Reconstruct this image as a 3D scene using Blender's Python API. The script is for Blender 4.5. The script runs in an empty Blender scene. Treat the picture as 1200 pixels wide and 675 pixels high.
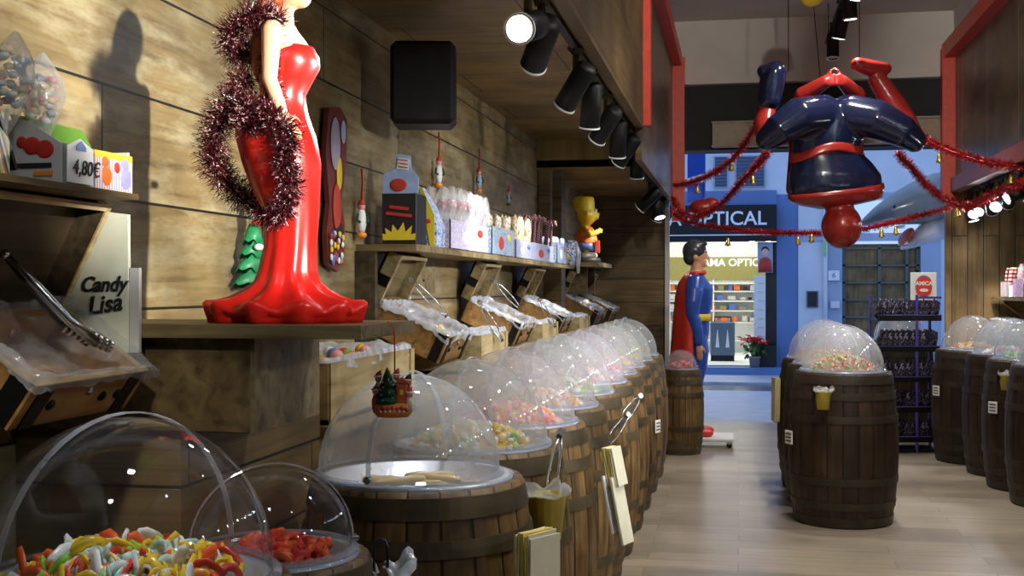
import bpy, bmesh, math, random
from mathutils import Vector, Matrix, Euler, noise as mnoise
PI = math.pi
rnd = random.Random(7)
C = bpy.context.scene.collection
scene = bpy.context.scene

# ------------------------------------------------------------------ mesh builder
class MB:
    def __init__(s):
        s.v = []; s.f = []; s.m = []; s.sm = []; s.cur = 0; s.smooth = False
    def mat(s, i): s.cur = i; return s
    def add(s, vs, fs, smooth=None, M=None):
        o = len(s.v)
        if M is not None: vs = [M @ Vector(p) for p in vs]
        s.v += [tuple(p) for p in vs]
        sm = s.smooth if smooth is None else smooth
        for f in fs:
            s.f.append([o + i for i in f]); s.m.append(s.cur); s.sm.append(sm)
        return s
    def box(s, c, size, rot=None, M=None, ch=0.0):
        x, y, z = [d / 2 for d in size]
        if ch > 0:
            ch = min(ch, x * .9, y * .9, z * .9)
            bm = bmesh.new(); bmesh.ops.create_cube(bm, size=1)
            for v in bm.verts: v.co = Vector((v.co.x * 2 * x, v.co.y * 2 * y, v.co.z * 2 * z))
            bmesh.ops.bevel(bm, geom=bm.edges[:], offset=ch, segments=1, affect='EDGES')
            bm.verts.index_update()
            vs = [v.co.copy() for v in bm.verts]; fs = [[v.index for v in f.verts] for f in bm.faces]; bm.free()
        else:
            vs = [(-x,-y,-z),(x,-y,-z),(x,y,-z),(-x,y,-z),(-x,-y,z),(x,-y,z),(x,y,z),(-x,y,z)]
            fs = [(0,3,2,1),(4,5,6,7),(0,1,5,4),(1,2,6,5),(2,3,7,6),(3,0,4,7)]
        T = Matrix.Translation(c)
        if rot is not None: T = T @ Euler(rot).to_matrix().to_4x4()
        if M is not None: T = M @ T
        return s.add(vs, fs, False, T)
    def tube(s, pts, r, seg=8, caps=True, sx=1.0, smooth=True, round_ends=False):
        pts = [Vector(p) for p in pts]; n = len(pts)
        rs = list(r) if isinstance(r, (list, tuple)) else [r] * n
        if round_ends:
            d0 = (pts[0] - pts[1]).normalized(); d1 = (pts[-1] - pts[-2]).normalized()
            P = []; R = []
            for k in (80, 50, 22): P.append(pts[0] + d0 * rs[0] * math.sin(math.radians(k))); R.append(rs[0] * math.cos(math.radians(k)))
            P += pts; R += rs
            for k in (22, 50, 80): P.append(pts[-1] + d1 * rs[-1] * math.sin(math.radians(k))); R.append(rs[-1] * math.cos(math.radians(k)))
            pts, rs, n = P, R, len(P)
        vs = []; fs = []
        t = (pts[1] - pts[0]).normalized()
        up = Vector((0, 0, 1)) if abs(t.z) < .9 else Vector((0, 1, 0))
        a = t.cross(up).normalized()
        for i, p in enumerate(pts):
            if 0 < i < n - 1: t = (pts[i + 1] - pts[i - 1])
            elif i == 0: t = pts[1] - pts[0]
            else: t = pts[-1] - pts[-2]
            if t.length < 1e-9: t = Vector((0, 0, 1))
            t.normalize()
            a = (a - t * a.dot(t))
            if a.length < 1e-6: a = t.orthogonal()
            a.normalize(); b = t.cross(a)
            for k in range(seg):
                an = 2 * PI * k / seg
                vs.append(p + a * (math.cos(an) * rs[i] * sx) + b * (math.sin(an) * rs[i]))
        for i in range(n - 1):
            for k in range(seg):
                k2 = (k + 1) % seg
                fs.append((i * seg + k, i * seg + k2, (i + 1) * seg + k2, (i + 1) * seg + k))
        if caps:
            fs.append(list(range(seg))[::-1]); fs.append([(n - 1) * seg + k for k in range(seg)])
        return s.add(vs, fs, smooth)
    def cyl(s, p0, p1, r0, r1=None, seg=20, smooth=True):
        r1 = r0 if r1 is None else r1
        p0, p1 = Vector(p0), Vector(p1); t = (p1 - p0).normalized(); a = t.orthogonal().normalized(); b = t.cross(a)
        vs = []
        for p, r in ((p0, r0), (p1, r1)):
            for k in range(seg):
                an = 2 * PI * k / seg; vs.append(p + a * math.cos(an) * r + b * math.sin(an) * r)
        s.add(vs, [(k, (k + 1) % seg, seg + (k + 1) % seg, seg + k) for k in range(seg)], smooth)
        return s.add(vs, [list(range(seg))[::-1], list(range(seg, 2 * seg))], False)
    def lathe(s, prof, seg=32, M=None, smooth=True, a0=0, a1=2 * PI, fn=None):
        full = abs(a1 - a0 - 2 * PI) < 1e-6
        n = seg if full else seg + 1
        vs = []; fs = []
        for r, z in prof:
            for k in range(n):
                an = a0 + (a1 - a0) * k / seg
                p = Vector((r * math.cos(an), r * math.sin(an), z))
                if fn: p = fn(p, an)
                vs.append(p)
        for i in range(len(prof) - 1):
            for k in range(seg):
                k2 = (k + 1) % n if full else k + 1
                fs.append((i * n + k, i * n + k2, (i + 1) * n + k2, (i + 1) * n + k))
        return s.add(vs, fs, smooth, M)
    def ball(s, c, r, seg=16, rings=10, M=None, rot=None):
        r = (r, r, r) if not isinstance(r, (tuple, list)) else r
        vs = [(0, 0, -1)]; fs = []
        for i in range(1, rings):
            a = -PI / 2 + PI * i / rings
            for k in range(seg): vs.append((math.cos(a) * math.cos(2 * PI * k / seg), math.cos(a) * math.sin(2 * PI * k / seg), math.sin(a)))
        vs.append((0, 0, 1)); L = len(vs) - 1
        for k in range(seg): fs.append((0, 1 + (k + 1) % seg, 1 + k))
        for i in range(rings - 2):
            for k in range(seg):
                fs.append((1 + i * seg + k, 1 + i * seg + (k + 1) % seg, 1 + (i + 1) * seg + (k + 1) % seg, 1 + (i + 1) * seg + k))
        b = 1 + (rings - 2) * seg
        for k in range(seg): fs.append((b + k, b + (k + 1) % seg, L))
        T = Matrix.Translation(c)
        if rot is not None: T = T @ Euler(rot).to_matrix().to_4x4()
        T = T @ Matrix.Diagonal((r[0], r[1], r[2], 1))
        if M is not None: T = M @ T
        return s.add(vs, fs, True, T)
    def loft(s, secs, seg=32, fn=None, caps=True, M=None):
        # secs: (cx, cy, z, rx, ry)
        vs = []; fs = []
        for i, (cx, cy, z, rx, ry) in enumerate(secs):
            for k in range(seg):
                an = 2 * PI * k / seg
                p = Vector((cx + rx * math.cos(an), cy + ry * math.sin(an), z))
                if fn: p = fn(p, an, i, z, cx, cy)
                vs.append(p)
        n = len(secs)
        for i in range(n - 1):
            for k in range(seg):
                k2 = (k + 1) % seg
                fs.append((i * seg + k, i * seg + k2, (i + 1) * seg + k2, (i + 1) * seg + k))
        if caps: fs.append(list(range(seg))[::-1]); fs.append([(n - 1) * seg + k for k in range(seg)])
        return s.add(vs, fs, True, M)
    def prism(s, poly, t, M=None, smooth=False):
        # poly in xy, thickness along z from -t/2..t/2
        n = len(poly)
        vs = [(x, y, -t / 2) for x, y in poly] + [(x, y, t / 2) for x, y in poly]
        fs = [list(range(n))[::-1], list(range(n, 2 * n))] + [(k, (k + 1) % n, n + (k + 1) % n, n + k) for k in range(n)]
        return s.add(vs, fs, smooth, M)
    def build(s, name, mats, parent=None, loc=None, rot=None, remesh=None, sub=0, solid=0, weld=False):
        me = bpy.data.meshes.new(name)
        me.from_pydata(s.v, [], s.f)
        mats = mats if isinstance(mats, (list, tuple)) else [mats]
        for m in mats: me.materials.append(m)
        for p, mi, sm in zip(me.polygons, s.m, s.sm):
            p.material_index = min(mi, len(mats) - 1); p.use_smooth = sm
        if weld:
            bm = bmesh.new(); bm.from_mesh(me); bmesh.ops.remove_doubles(bm, verts=bm.verts, dist=1e-5); bm.to_mesh(me); bm.free()
        me.update()
        o = bpy.data.objects.new(name, me); C.objects.link(o)
        if parent is not None: o.parent = parent
        if loc is not None: o.location = loc
        if rot is not None: o.rotation_euler = rot
        if remesh:
            md = o.modifiers.new('r', 'REMESH'); md.mode = 'VOXEL'; md.voxel_size = remesh; md.use_smooth_shade = True
            sm = o.modifiers.new('s', 'SMOOTH'); sm.factor = .5; sm.iterations = 6
        if solid:
            md = o.modifiers.new('t', 'SOLIDIFY'); md.thickness = solid; md.offset = 0
        if sub:
            md = o.modifiers.new('u', 'SUBSURF'); md.levels = sub; md.render_levels = sub
        return o

def tag(o, label=None, cat=None, group=None, kind=None):
    if label: o['label'] = label
    if cat: o['category'] = cat
    if group: o['group'] = group
    if kind: o['kind'] = kind
    return o
def thing(name, label, cat, loc=(0, 0, 0), rz=0.0, group=None, rot=None):
    o = bpy.data.objects.new(name, None); C.objects.link(o); o.empty_display_size = .05
    o.location = loc; o.rotation_euler = rot if rot else (0, 0, rz)
    return tag(o, label, cat, group)
def dup(o, parent=None, label=None, loc=None, rot=None, group=None):
    c = o.copy(); C.objects.link(c)
    if parent is not None: c.parent = parent
    if label: c['label'] = label
    if group: c['group'] = group
    if loc is not None: c.location = loc
    if rot is not None: c.rotation_euler = rot
    for ch in list(o.children): dup(ch, c)
    return c
def struct(name, mb, m, **k):
    o = mb.build(name, m, **k); o['kind'] = 'structure'; return o
def text(name, s, size, m, parent=None, loc=(0, 0, 0), rot=(0, 0, 0), ext=.003, shear=0, bold=0.0, align='CENTER', M=None, sx=1.0):
    cu = bpy.data.curves.new(name, 'FONT'); cu.body = s; cu.size = size; cu.extrude = ext; cu.shear = shear; cu.offset = bold
    cu.align_x = align; cu.align_y = 'CENTER'; cu.materials.append(m); cu.resolution_u = 4
    tmp = bpy.data.objects.new(name + '_curve', cu); C.objects.link(tmp)
    me = bpy.data.meshes.new_from_object(tmp, depsgraph=bpy.context.evaluated_depsgraph_get())
    bpy.data.objects.remove(tmp); me.name = name; me.materials.clear(); me.materials.append(m)
    o = bpy.data.objects.new(name, me); C.objects.link(o)
    if parent is not None: o.parent = parent
    o.location = loc; o.rotation_euler = rot; o.scale = (sx, 1, 1)
    return o

# ------------------------------------------------------------------ materials
def new_mat(name):
    m = bpy.data.materials.new(name); m.use_nodes = True; nt = m.node_tree; nt.nodes.clear()
    out = nt.nodes.new('ShaderNodeOutputMaterial'); return m, nt, out
def L(nt, a, b): nt.links.new(a, b)
def N(nt, t, **k):
    n = nt.nodes.new(t)
    for a, b in k.items(): setattr(n, a, b)
    return n
def principled(nt, out, col=(.5, .5, .5), rough=.5, metal=0, spec=.5, **k):
    b = N(nt, 'ShaderNodeBsdfPrincipled'); b.inputs['Base Color'].default_value = (*col, 1)
    b.inputs['Roughness'].default_value = rough; b.inputs['Metallic'].default_value = metal; b.inputs['Specular IOR Level'].default_value = spec
    for a, v in k.items(): b.inputs[a.replace('_', ' ')].default_value = v
    L(nt, b.outputs[0], out.inputs[0]); return b
def ramp(nt, fac, stops, interp='LINEAR'):
    r = N(nt, 'ShaderNodeValToRGB'); cr = r.color_ramp; cr.interpolation = interp
    while len(cr.elements) < len(stops): cr.elements.new(.5)
    for e, (p, c) in zip(cr.elements, stops): e.position = p; e.color = (*c, 1)
    if fac is not None: L(nt, fac, r.inputs[0])
    return r
def mixc(nt, a, b, fac, mode='MIX'):
    m = N(nt, 'ShaderNodeMix', data_type='RGBA', blend_type=mode)
    for sock, v in ((m.inputs[0], fac), (m.inputs[6], a), (m.inputs[7], b)):
        if isinstance(v, (int, float)): sock.default_value = v
        elif isinstance(v, tuple): sock.default_value = (*v, 1)
        else: L(nt, v, sock)
    return m.outputs[2]
def math_n(nt, op, a, b=None):
    n = N(nt, 'ShaderNodeMath', operation=op)
    for i, v in enumerate((a, b)):
        if v is None: continue
        if isinstance(v, (int, float)): n.inputs[i].default_value = v
        else: L(nt, v, n.inputs[i])
    return n.outputs[0]
def bump(nt, b, h, strength=.3, dist=.01):
    n = N(nt, 'ShaderNodeBump'); n.inputs['Strength'].default_value = strength; n.inputs['Distance'].default_value = dist
    L(nt, h, n.inputs['Height']); L(nt, n.outputs[0], b.inputs['Normal'])
def plain(name, col, rough=.5, metal=0, spec=.5, var=.15, scale=20, **k):
    m, nt, out = new_mat(name); b = principled(nt, out, col, rough, metal, spec, **k)
    tc = N(nt, 'ShaderNodeTexCoord'); nz = N(nt, 'ShaderNodeTexNoise'); nz.inputs['Scale'].default_value = scale; nz.inputs['Detail'].default_value = 4
    L(nt, tc.outputs['Object'], nz.inputs['Vector'])
    r = ramp(nt, nz.outputs[0], [(.3, tuple(c * (1 - var) for c in col)), (.7, tuple(min(1, c * (1 + var)) for c in col))])
    L(nt, r.outputs[0], b.inputs['Base Color']); return m
def emit(name, col, s):
    m, nt, out = new_mat(name); e = N(nt, 'ShaderNodeEmission'); e.inputs[0].default_value = (*col, 1); e.inputs[1].default_value = s
    L(nt, e.outputs[0], out.inputs[0]); return m
def planks(name, ua, va, length, width, c1, c2, c3, uo=0, vo=0, rough=.6, offset=.37, grain=26, gap=.0045, gapc=(.01, .008, .004), stain=.5, spec=.4, bs=.35, knots=True, pale=None):
    m, nt, out = new_mat(name); b = principled(nt, out, c1, rough, 0, spec)
    tc = N(nt, 'ShaderNodeTexCoord'); sp = N(nt, 'ShaderNodeSeparateXYZ'); L(nt, tc.outputs['Object'], sp.inputs[0])
    u = math_n(nt, 'ADD', sp.outputs[ua], uo); v = math_n(nt, 'ADD', sp.outputs[va], vo)
    cb = N(nt, 'ShaderNodeCombineXYZ'); L(nt, u, cb.inputs[0]); L(nt, v, cb.inputs[1])
    br = N(nt, 'ShaderNodeTexBrick'); br.offset = offset; br.offset_frequency = 2; br.squash = 1
    for k, val in (('Scale', 1), ('Mortar Size', gap), ('Mortar Smooth', .2), ('Bias', 0), ('Brick Width', length), ('Row Height', width)): br.inputs[k].default_value = val
    br.inputs['Color1'].default_value = (0, 0, 0, 1); br.inputs['Color2'].default_value = (1, 1, 1, 1); br.inputs['Mortar'].default_value = (.5, .5, .5, 1)
    L(nt, cb.outputs[0], br.inputs['Vector'])
    # grain, stretched along the plank and shifted per plank
    sh = math_n(nt, 'MULTIPLY', br.outputs[0], 13.0)
    cg = N(nt, 'ShaderNodeCombineXYZ'); L(nt, math_n(nt, 'MULTIPLY', u, 1.6), cg.inputs[0]); L(nt, math_n(nt, 'MULTIPLY', v, grain), cg.inputs[1]); L(nt, sh, cg.inputs[2])
    nz = N(nt, 'ShaderNodeTexNoise'); nz.inputs['Scale'].default_value = 1; nz.inputs['Detail'].default_value = 7; nz.inputs['Roughness'].default_value = .65; nz.inputs['Distortion'].default_value = .6
    L(nt, cg.outputs[0], nz.inputs['Vector'])
    g = ramp(nt, nz.outputs[0], [(.28, c3), (.47, c1), (.72, c2)])
    tone = mixc(nt, (.72, .7, .66), (1.12, 1.1, 1.05), br.outputs[0])
    col = mixc(nt, g.outputs[0], tone, 1.0, 'MULTIPLY')
    n2 = N(nt, 'ShaderNodeTexNoise'); n2.inputs['Scale'].default_value = 2.3; n2.inputs['Detail'].default_value = 5; L(nt, cb.outputs[0], n2.inputs['Vector'])
    st = ramp(nt, n2.outputs[0], [(.35, (1 - stain, 1 - stain, 1 - stain)), (.62, (1, 1, 1))])
    if pale:
        n3 = N(nt, 'ShaderNodeTexNoise'); n3.inputs['Scale'].default_value = 3.1; n3.inputs['Detail'].default_value = 7; n3.inputs['Roughness'].default_value = .7; L(nt, mixc(nt, cb.outputs[0], cg.outputs[0], .12), n3.inputs['Vector'])
        pr = ramp(nt, n3.outputs[0], [(.46, (0, 0, 0)), (.66, (.75, .75, .75))]); col = mixc(nt, col, pale, pr.outputs[0])
    col = mixc(nt, col, st.outputs[0], 1.0, 'MULTIPLY')
    if knots:
        ck = N(nt, 'ShaderNodeCombineXYZ'); L(nt, math_n(nt, 'MULTIPLY', u, 2.2), ck.inputs[0]); L(nt, math_n(nt, 'MULTIPLY', v, 4.5), ck.inputs[1])
        vo_ = N(nt, 'ShaderNodeTexVoronoi'); vo_.inputs['Scale'].default_value = 1; L(nt, ck.outputs[0], vo_.inputs['Vector'])
        kn = ramp(nt, vo_.outputs['Distance'], [(.03, (.12, .09, .06)), (.075, (1, 1, 1))])
        col = mixc(nt, col, kn.outputs[0], 1.0, 'MULTIPLY')
    col = mixc(nt, col, gapc, br.outputs['Fac'])
    L(nt, col, b.inputs['Base Color'])
    h = math_n(nt, 'SUBTRACT', math_n(nt, 'MULTIPLY', nz.outputs[0], .35), br.outputs['Fac'])
    bump(nt, b, h, bs, .006); return m
def wood(name, c1, c2, c3, axis=0, sc=1.0, rough=.55, spec=.4):
    m, nt, out = new_mat(name); b = principled(nt, out, c1, rough, 0, spec)
    tc = N(nt, 'ShaderNodeTexCoord'); mp = N(nt, 'ShaderNodeMapping'); L(nt, tc.outputs['Object'], mp.inputs[0])
    s = [22 * sc] * 3; s[axis] = 2.0 * sc; mp.inputs['Scale'].default_value = s
    nz = N(nt, 'ShaderNodeTexNoise'); nz.inputs['Scale'].default_value = 1; nz.inputs['Detail'].default_value = 6; nz.inputs['Distortion'].default_value = .8; L(nt, mp.outputs[0], nz.inputs['Vector'])
    g = ramp(nt, nz.outputs[0], [(.3, c3), (.5, c1), (.72, c2)])
    n2 = N(nt, 'ShaderNodeTexNoise'); n2.inputs['Scale'].default_value = 5; L(nt, tc.outputs['Object'], n2.inputs['Vector'])
    st = ramp(nt, n2.outputs[0], [(.35, (.6, .58, .55)), (.6, (1, 1, 1))])
    L(nt, mixc(nt, g.outputs[0], st.outputs[0], 1.0, 'MULTIPLY'), b.inputs['Base Color']); bump(nt, b, nz.outputs[0], .2, .004); return m
def stave_mat(name, c1, c2, c3, staves=22):
    m, nt, out = new_mat(name); b = principled(nt, out, c1, .5, 0, .4)
    tc = N(nt, 'ShaderNodeTexCoord'); sp = N(nt, 'ShaderNodeSeparateXYZ'); L(nt, tc.outputs['Object'], sp.inputs[0])
    oi = N(nt, 'ShaderNodeObjectInfo')
    an = math_n(nt, 'MULTIPLY', math_n(nt, 'ADD', math_n(nt, 'ARCTAN2', sp.outputs[1], sp.outputs[0]), PI), staves / (2 * PI))
    fl = math_n(nt, 'FLOOR', an); fr = math_n(nt, 'FRACT', an)
    wn = N(nt, 'ShaderNodeTexWhiteNoise', noise_dimensions='2D'); cv = N(nt, 'ShaderNodeCombineXYZ'); L(nt, fl, cv.inputs[0]); L(nt, oi.outputs['Random'], cv.inputs[1]); L(nt, cv.outputs[0], wn.inputs['Vector'])
    cg = N(nt, 'ShaderNodeCombineXYZ'); L(nt, math_n(nt, 'MULTIPLY', an, 3.0), cg.inputs[0]); L(nt, math_n(nt, 'MULTIPLY', sp.outputs[2], 4), cg.inputs[1]); L(nt, math_n(nt, 'MULTIPLY', oi.outputs['Random'], 50), cg.inputs[2])
    nz = N(nt, 'ShaderNodeTexNoise'); nz.inputs['Scale'].default_value = 1; nz.inputs['Detail'].default_value = 6; L(nt, cg.outputs[0], nz.inputs['Vector'])
    g = ramp(nt, nz.outputs[0], [(.3, c3), (.5, c1), (.75, c2)])
    tone = mixc(nt, (.72, .70, .66), (1.18, 1.15, 1.08), wn.outputs['Value'])
    col = mixc(nt, g.outputs[0], tone, 1.0, 'MULTIPLY')
    n2 = N(nt, 'ShaderNodeTexNoise'); n2.inputs['Scale'].default_value = 6; n2.inputs['Detail'].default_value = 5; L(nt, tc.outputs['Object'], n2.inputs['Vector'])
    st = ramp(nt, n2.outputs[0], [(.33, (.5, .47, .42)), (.6, (1, 1, 1))]); col = mixc(nt, col, st.outputs[0], 1.0, 'MULTIPLY')
    e = math_n(nt, 'MINIMUM', fr, math_n(nt, 'SUBTRACT', 1.0, fr)); gp = ramp(nt, e, [(.02, (.12, .1, .08)), (.06, (1, 1, 1))])
    col = mixc(nt, col, gp.outputs[0], 1.0, 'MULTIPLY')
    L(nt, col, b.inputs['Base Color']); bump(nt, b, gp.outputs[0], .5, .004); return m
def acrylic(name, tint=(.97, .98, 1), haze=.05, fres=1.35, rough=.03):
    m, nt, out = new_mat(name)
    tr = N(nt, 'ShaderNodeBsdfTransparent'); tr.inputs[0].default_value = (*tint, 1)
    gl = N(nt, 'ShaderNodeBsdfGlossy'); gl.inputs['Roughness'].default_value = rough
    fr = N(nt, 'ShaderNodeLayerWeight'); fr.inputs[0].default_value = .5
    a = N(nt, 'ShaderNodeMixShader'); L(nt, math_n(nt, 'ADD', math_n(nt, 'MULTIPLY', math_n(nt, 'POWER', fr.outputs['Facing'], 4.0), .6), (fres - 1) * .16), a.inputs[0]); L(nt, tr.outputs[0], a.inputs[1]); L(nt, gl.outputs[0], a.inputs[2])
    df = N(nt, 'ShaderNodeBsdfDiffuse'); df.inputs[0].default_value = (.85, .88, .95, 1)
    tl = N(nt, 'ShaderNodeBsdfTranslucent'); tl.inputs[0].default_value = (.85, .88, .95, 1)
    dm = N(nt, 'ShaderNodeMixShader'); dm.inputs[0].default_value = .5; L(nt, df.outputs[0], dm.inputs[1]); L(nt, tl.outputs[0], dm.inputs[2])
    tc = N(nt, 'ShaderNodeTexCoord'); nz = N(nt, 'ShaderNodeTexNoise'); nz.inputs['Scale'].default_value = 14; nz.inputs['Detail'].default_value = 6; L(nt, tc.outputs['Object'], nz.inputs['Vector'])
    rp = ramp(nt, nz.outputs[0], [(.35, (haze * .8,) * 3), (.7, (haze * 1.2,) * 3)])  # milky haze of reflected light and dirt put in as pale diffuse
    c = N(nt, 'ShaderNodeMixShader'); L(nt, rp.outputs[0], c.inputs[0]); L(nt, a.outputs[0], c.inputs[1]); L(nt, dm.outputs[0], c.inputs[2])
    L(nt, c.outputs[0], out.inputs[0]); return m
def film(name, opac=.45, col=(.85, .9, 1.0)):
    m, nt, out = new_mat(name)
    tr = N(nt, 'ShaderNodeBsdfTransparent'); gl = N(nt, 'ShaderNodeBsdfGlossy'); gl.inputs['Roughness'].default_value = .18
    df = N(nt, 'ShaderNodeBsdfDiffuse'); df.inputs[0].default_value = (*col, 1); tl = N(nt, 'ShaderNodeBsdfTranslucent'); tl.inputs[0].default_value = (*col, 1)
    d = N(nt, 'ShaderNodeMixShader'); d.inputs[0].default_value = .4; L(nt, df.outputs[0], d.inputs[1]); L(nt, tl.outputs[0], d.inputs[2])
    g = N(nt, 'ShaderNodeMixShader'); g.inputs[0].default_value = .22; L(nt, d.outputs[0], g.inputs[1]); L(nt, gl.outputs[0], g.inputs[2])
    tc = N(nt, 'ShaderNodeTexCoord'); nz = N(nt, 'ShaderNodeTexNoise'); nz.inputs['Scale'].default_value = 18; nz.inputs['Detail'].default_value = 3; L(nt, tc.outputs['Object'], nz.inputs['Vector'])
    rp = ramp(nt, nz.outputs[0], [(.3, (opac * .5,) * 3), (.7, (min(1, opac * 1.6),) * 3)])
    f = N(nt, 'ShaderNodeMixShader'); L(nt, rp.outputs[0], f.inputs[0]); L(nt, tr.outputs[0], f.inputs[1]); L(nt, g.outputs[0], f.inputs[2]); L(nt, f.outputs[0], out.inputs[0])
    bp = N(nt, 'ShaderNodeBump'); bp.inputs['Strength'].default_value = .5; bp.inputs['Distance'].default_value = .02; L(nt, nz.outputs[0], bp.inputs['Height'])
    for n in (gl, df, tl): L(nt, bp.outputs[0], n.inputs['Normal'])
    return m
def printed(name, cols, scale=14, rough=.4):
    m, nt, out = new_mat(name); b = principled(nt, out, cols[0], rough, 0, .4)
    tc = N(nt, 'ShaderNodeTexCoord'); nz = N(nt, 'ShaderNodeTexNoise'); nz.inputs['Scale'].default_value = scale; nz.inputs['Detail'].default_value = 1.5; L(nt, tc.outputs['Object'], nz.inputs['Vector'])
    n = len(cols); r = ramp(nt, nz.outputs[0], [(.32 + .36 * i / n if i else 0, c) for i, c in enumerate(cols)], 'CONSTANT'); L(nt, r.outputs[0], b.inputs['Base Color']); return m
def striped(name, cols, vec, scale, rough=.45):
    m, nt, out = new_mat(name); b = principled(nt, out, cols[0], rough, 0, .4)
    tc = N(nt, 'ShaderNodeTexCoord'); d = N(nt, 'ShaderNodeVectorMath', operation='DOT_PRODUCT'); d.inputs[1].default_value = vec; L(nt, tc.outputs['Object'], d.inputs[0])
    f = math_n(nt, 'FRACT', math_n(nt, 'MULTIPLY', d.outputs['Value'], scale)); n = len(cols)
    r = ramp(nt, f, [(i / n, c) for i, c in enumerate(cols)], 'CONSTANT'); L(nt, r.outputs[0], b.inputs['Base Color']); return m

M = {}
M['wall'] = planks('wall_planks', 1, 2, 1.75, .305, (.30, .215, .09), (.43, .335, .165), (.14, .09, .035), uo=.55, vo=-1.40 + .305 * 6, rough=.45, stain=.5, pale=(.48, .425, .26))
M['wall_far'] = planks('end_planks', 0, 2, 1.6, .26, (.16, .105, .04), (.24, .17, .07), (.06, .04, .015), rough=.55)
M['wall_right_v'] = planks('right_boards', 2, 0, 3.2, .16, (.30, .19, .075), (.40, .27, .12), (.14, .085, .03), rough=.55)
M['wall_right'] = planks('right_planks', 1, 2, 1.7, .30, (.27, .18, .08), (.36, .26, .12), (.12, .08, .03), rough=.55)
M['soffit'] = planks('soffit_planks', 0, 1, 1.3, .62, (.31, .20, .058), (.40, .27, .09), (.14, .085, .022), rough=.5, uo=.3, offset=.5, grain=14)
M['fascia'] = planks('fascia_planks', 1, 2, 1.9, .45, (.17, .11, .042), (.24, .165, .068), (.08, .05, .018), rough=.5)
M['fascia_v'] = planks('fascia_boards', 1, 2, 1.25, 2.2, (.15, .10, .05), (.24, .17, .09), (.055, .038, .018), rough=.35, uo=.9, offset=0, gap=.008, gapc=(.45, .4, .33), grain=5)
M['floor'] = planks('floor_boards', 0, 1, 1.3, .19, (.36, .305, .245), (.46, .395, .325), (.24, .20, .155), rough=.28, gap=.0025, gapc=(.16, .12, .09), stain=.18, spec=.5, bs=.08, knots=False, grain=40)
M['counter'] = planks('counter_planks', 1, 2, 1.3, .2, (.17, .115, .045), (.24, .17, .07), (.08, .052, .018), rough=.55)
M['plaster'] = plain('plaster_grey', (.62, .58, .54), .8, var=.05, scale=3)
M['red'] = plain('red_paint', (.68, .055, .022), .4, var=.1)
M['black'] = plain('matte_black', (.005, .006, .006), .5, var=.2, spec=.3)
M['blackbox'] = plain('shutter_black', (.004, .005, .005), .7, var=.2)
M['beige'] = plain('shutter_beige', (.33, .27, .19), .6, var=.1)
M['steel'] = plain('brushed_steel', (.62, .63, .65), .22, 1.0, var=.08)
M['tray'] = plain('satin_tray_steel', (.66, .67, .70), .38, .55, var=.06)
M['dark_steel'] = plain('dark_steel', (.10, .10, .11), .3, 1.0, var=.2)
M['hoop'] = plain('barrel_hoop', (.072, .053, .025), .5, .3, var=.45, scale=9)
M['stave'] = stave_mat('oak_staves', (.165, .095, .034), (.24, .15, .058), (.07, .041, .016))
M['stave_dark'] = stave_mat('dark_oak_staves', (.036, .019, .008), (.056, .032, .013), (.017, .0095, .005))
M['hoop_dark'] = plain('dark_barrel_hoop', (.036, .027, .015), .5, .3, var=.4, scale=9)
M['barrel_top'] = plain('weathered_barrel_top', (.17, .145, .115), .5, var=.25, scale=14)
M['acrylic'] = acrylic('clear_acrylic', haze=.24)
M['acrylic_band'] = acrylic('acrylic_band', tint=(.95, .97, 1), haze=.30, fres=1.9, rough=.10)
M['acrylic_near'] = acrylic('clear_acrylic_clean', haze=.018)
M['acrylic_rim'] = acrylic('acrylic_rim', tint=(.8, .84, .92), haze=.22, rough=.08, fres=1.45)
M['film'] = film('plastic_liner_film', .24)
M['film_thick'] = film('crumpled_plastic', .8)
M['cello'] = film('cellophane', .3, (1, 1, 1))
M['crate'] = wood('chest_wood', (.36, .19, .06), (.47, .28, .10), (.17, .085, .028), 1)
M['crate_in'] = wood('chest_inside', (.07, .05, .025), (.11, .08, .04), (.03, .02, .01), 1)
M['crate_pale'] = wood('pale_crate_wood', (.38, .29, .13), (.47, .37, .19), (.22, .16, .065), 1)
M['board'] = wood('shelf_board', (.28, .21, .095), (.38, .295, .15), (.14, .10, .042), 0)
M['plinthw'] = wood('plinth_wood', (.15, .105, .042), (.22, .16, .07), (.07, .045, .017), 1)
M['iron'] = plain('black_iron', (.012, .012, .011), .45, .6, var=.3)
M['edge'] = wood('pale_edge', (.50, .38, .19), (.58, .46, .26), (.33, .23, .10), 1)
M['white'] = plain('white_card', (.80, .80, .78), .5, var=.03)
M['ivory'] = plain('ivory_card', (.70, .72, .58), .5, var=.04)
M['ink'] = plain('black_ink', (.015, .015, .015), .5, var=.1)
M['gold'] = plain('gold_tin', (.55, .45, .06), .38, .35, var=.12)
M['yellow_paper'] = plain('yellow_paper', (.80, .62, .10), .6, var=.06)
M['cream_paper'] = plain('cream_paper', (.66, .63, .47), .6, var=.05)
M['gown'] = plain('gown_red', (.55, .012, .008), .3, var=.05, spec=.5)
M['skin'] = plain('mannequin_skin', (.78, .42, .25), .4, var=.04)
M['bodyskin'] = plain('statue_skin', (.62, .32, .19), .4, var=.05)
M['auburn'] = plain('auburn_hair', (.32, .07, .02), .4, var=.2)
M['lip'] = plain('lip_red', (.6, .03, .03), .3, var=.05)
M['hair_dark'] = plain('dark_hair', (.03, .034, .042), .22, var=.2)
M['navy'] = plain('navy_lacquer', (.006, .009, .030), .16, var=.2, spec=.6)
M['crimson'] = plain('crimson_lacquer', (.24, .015, .012), .25, var=.12)
M['suit_blue'] = plain('blue_suit', (.030, .085, .42), .28, var=.1)
M['cloak'] = plain('red_cloak', (.62, .03, .015), .45, var=.1)
M['belt'] = plain('yellow_belt', (.80, .55, .03), .4, var=.05)
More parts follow.
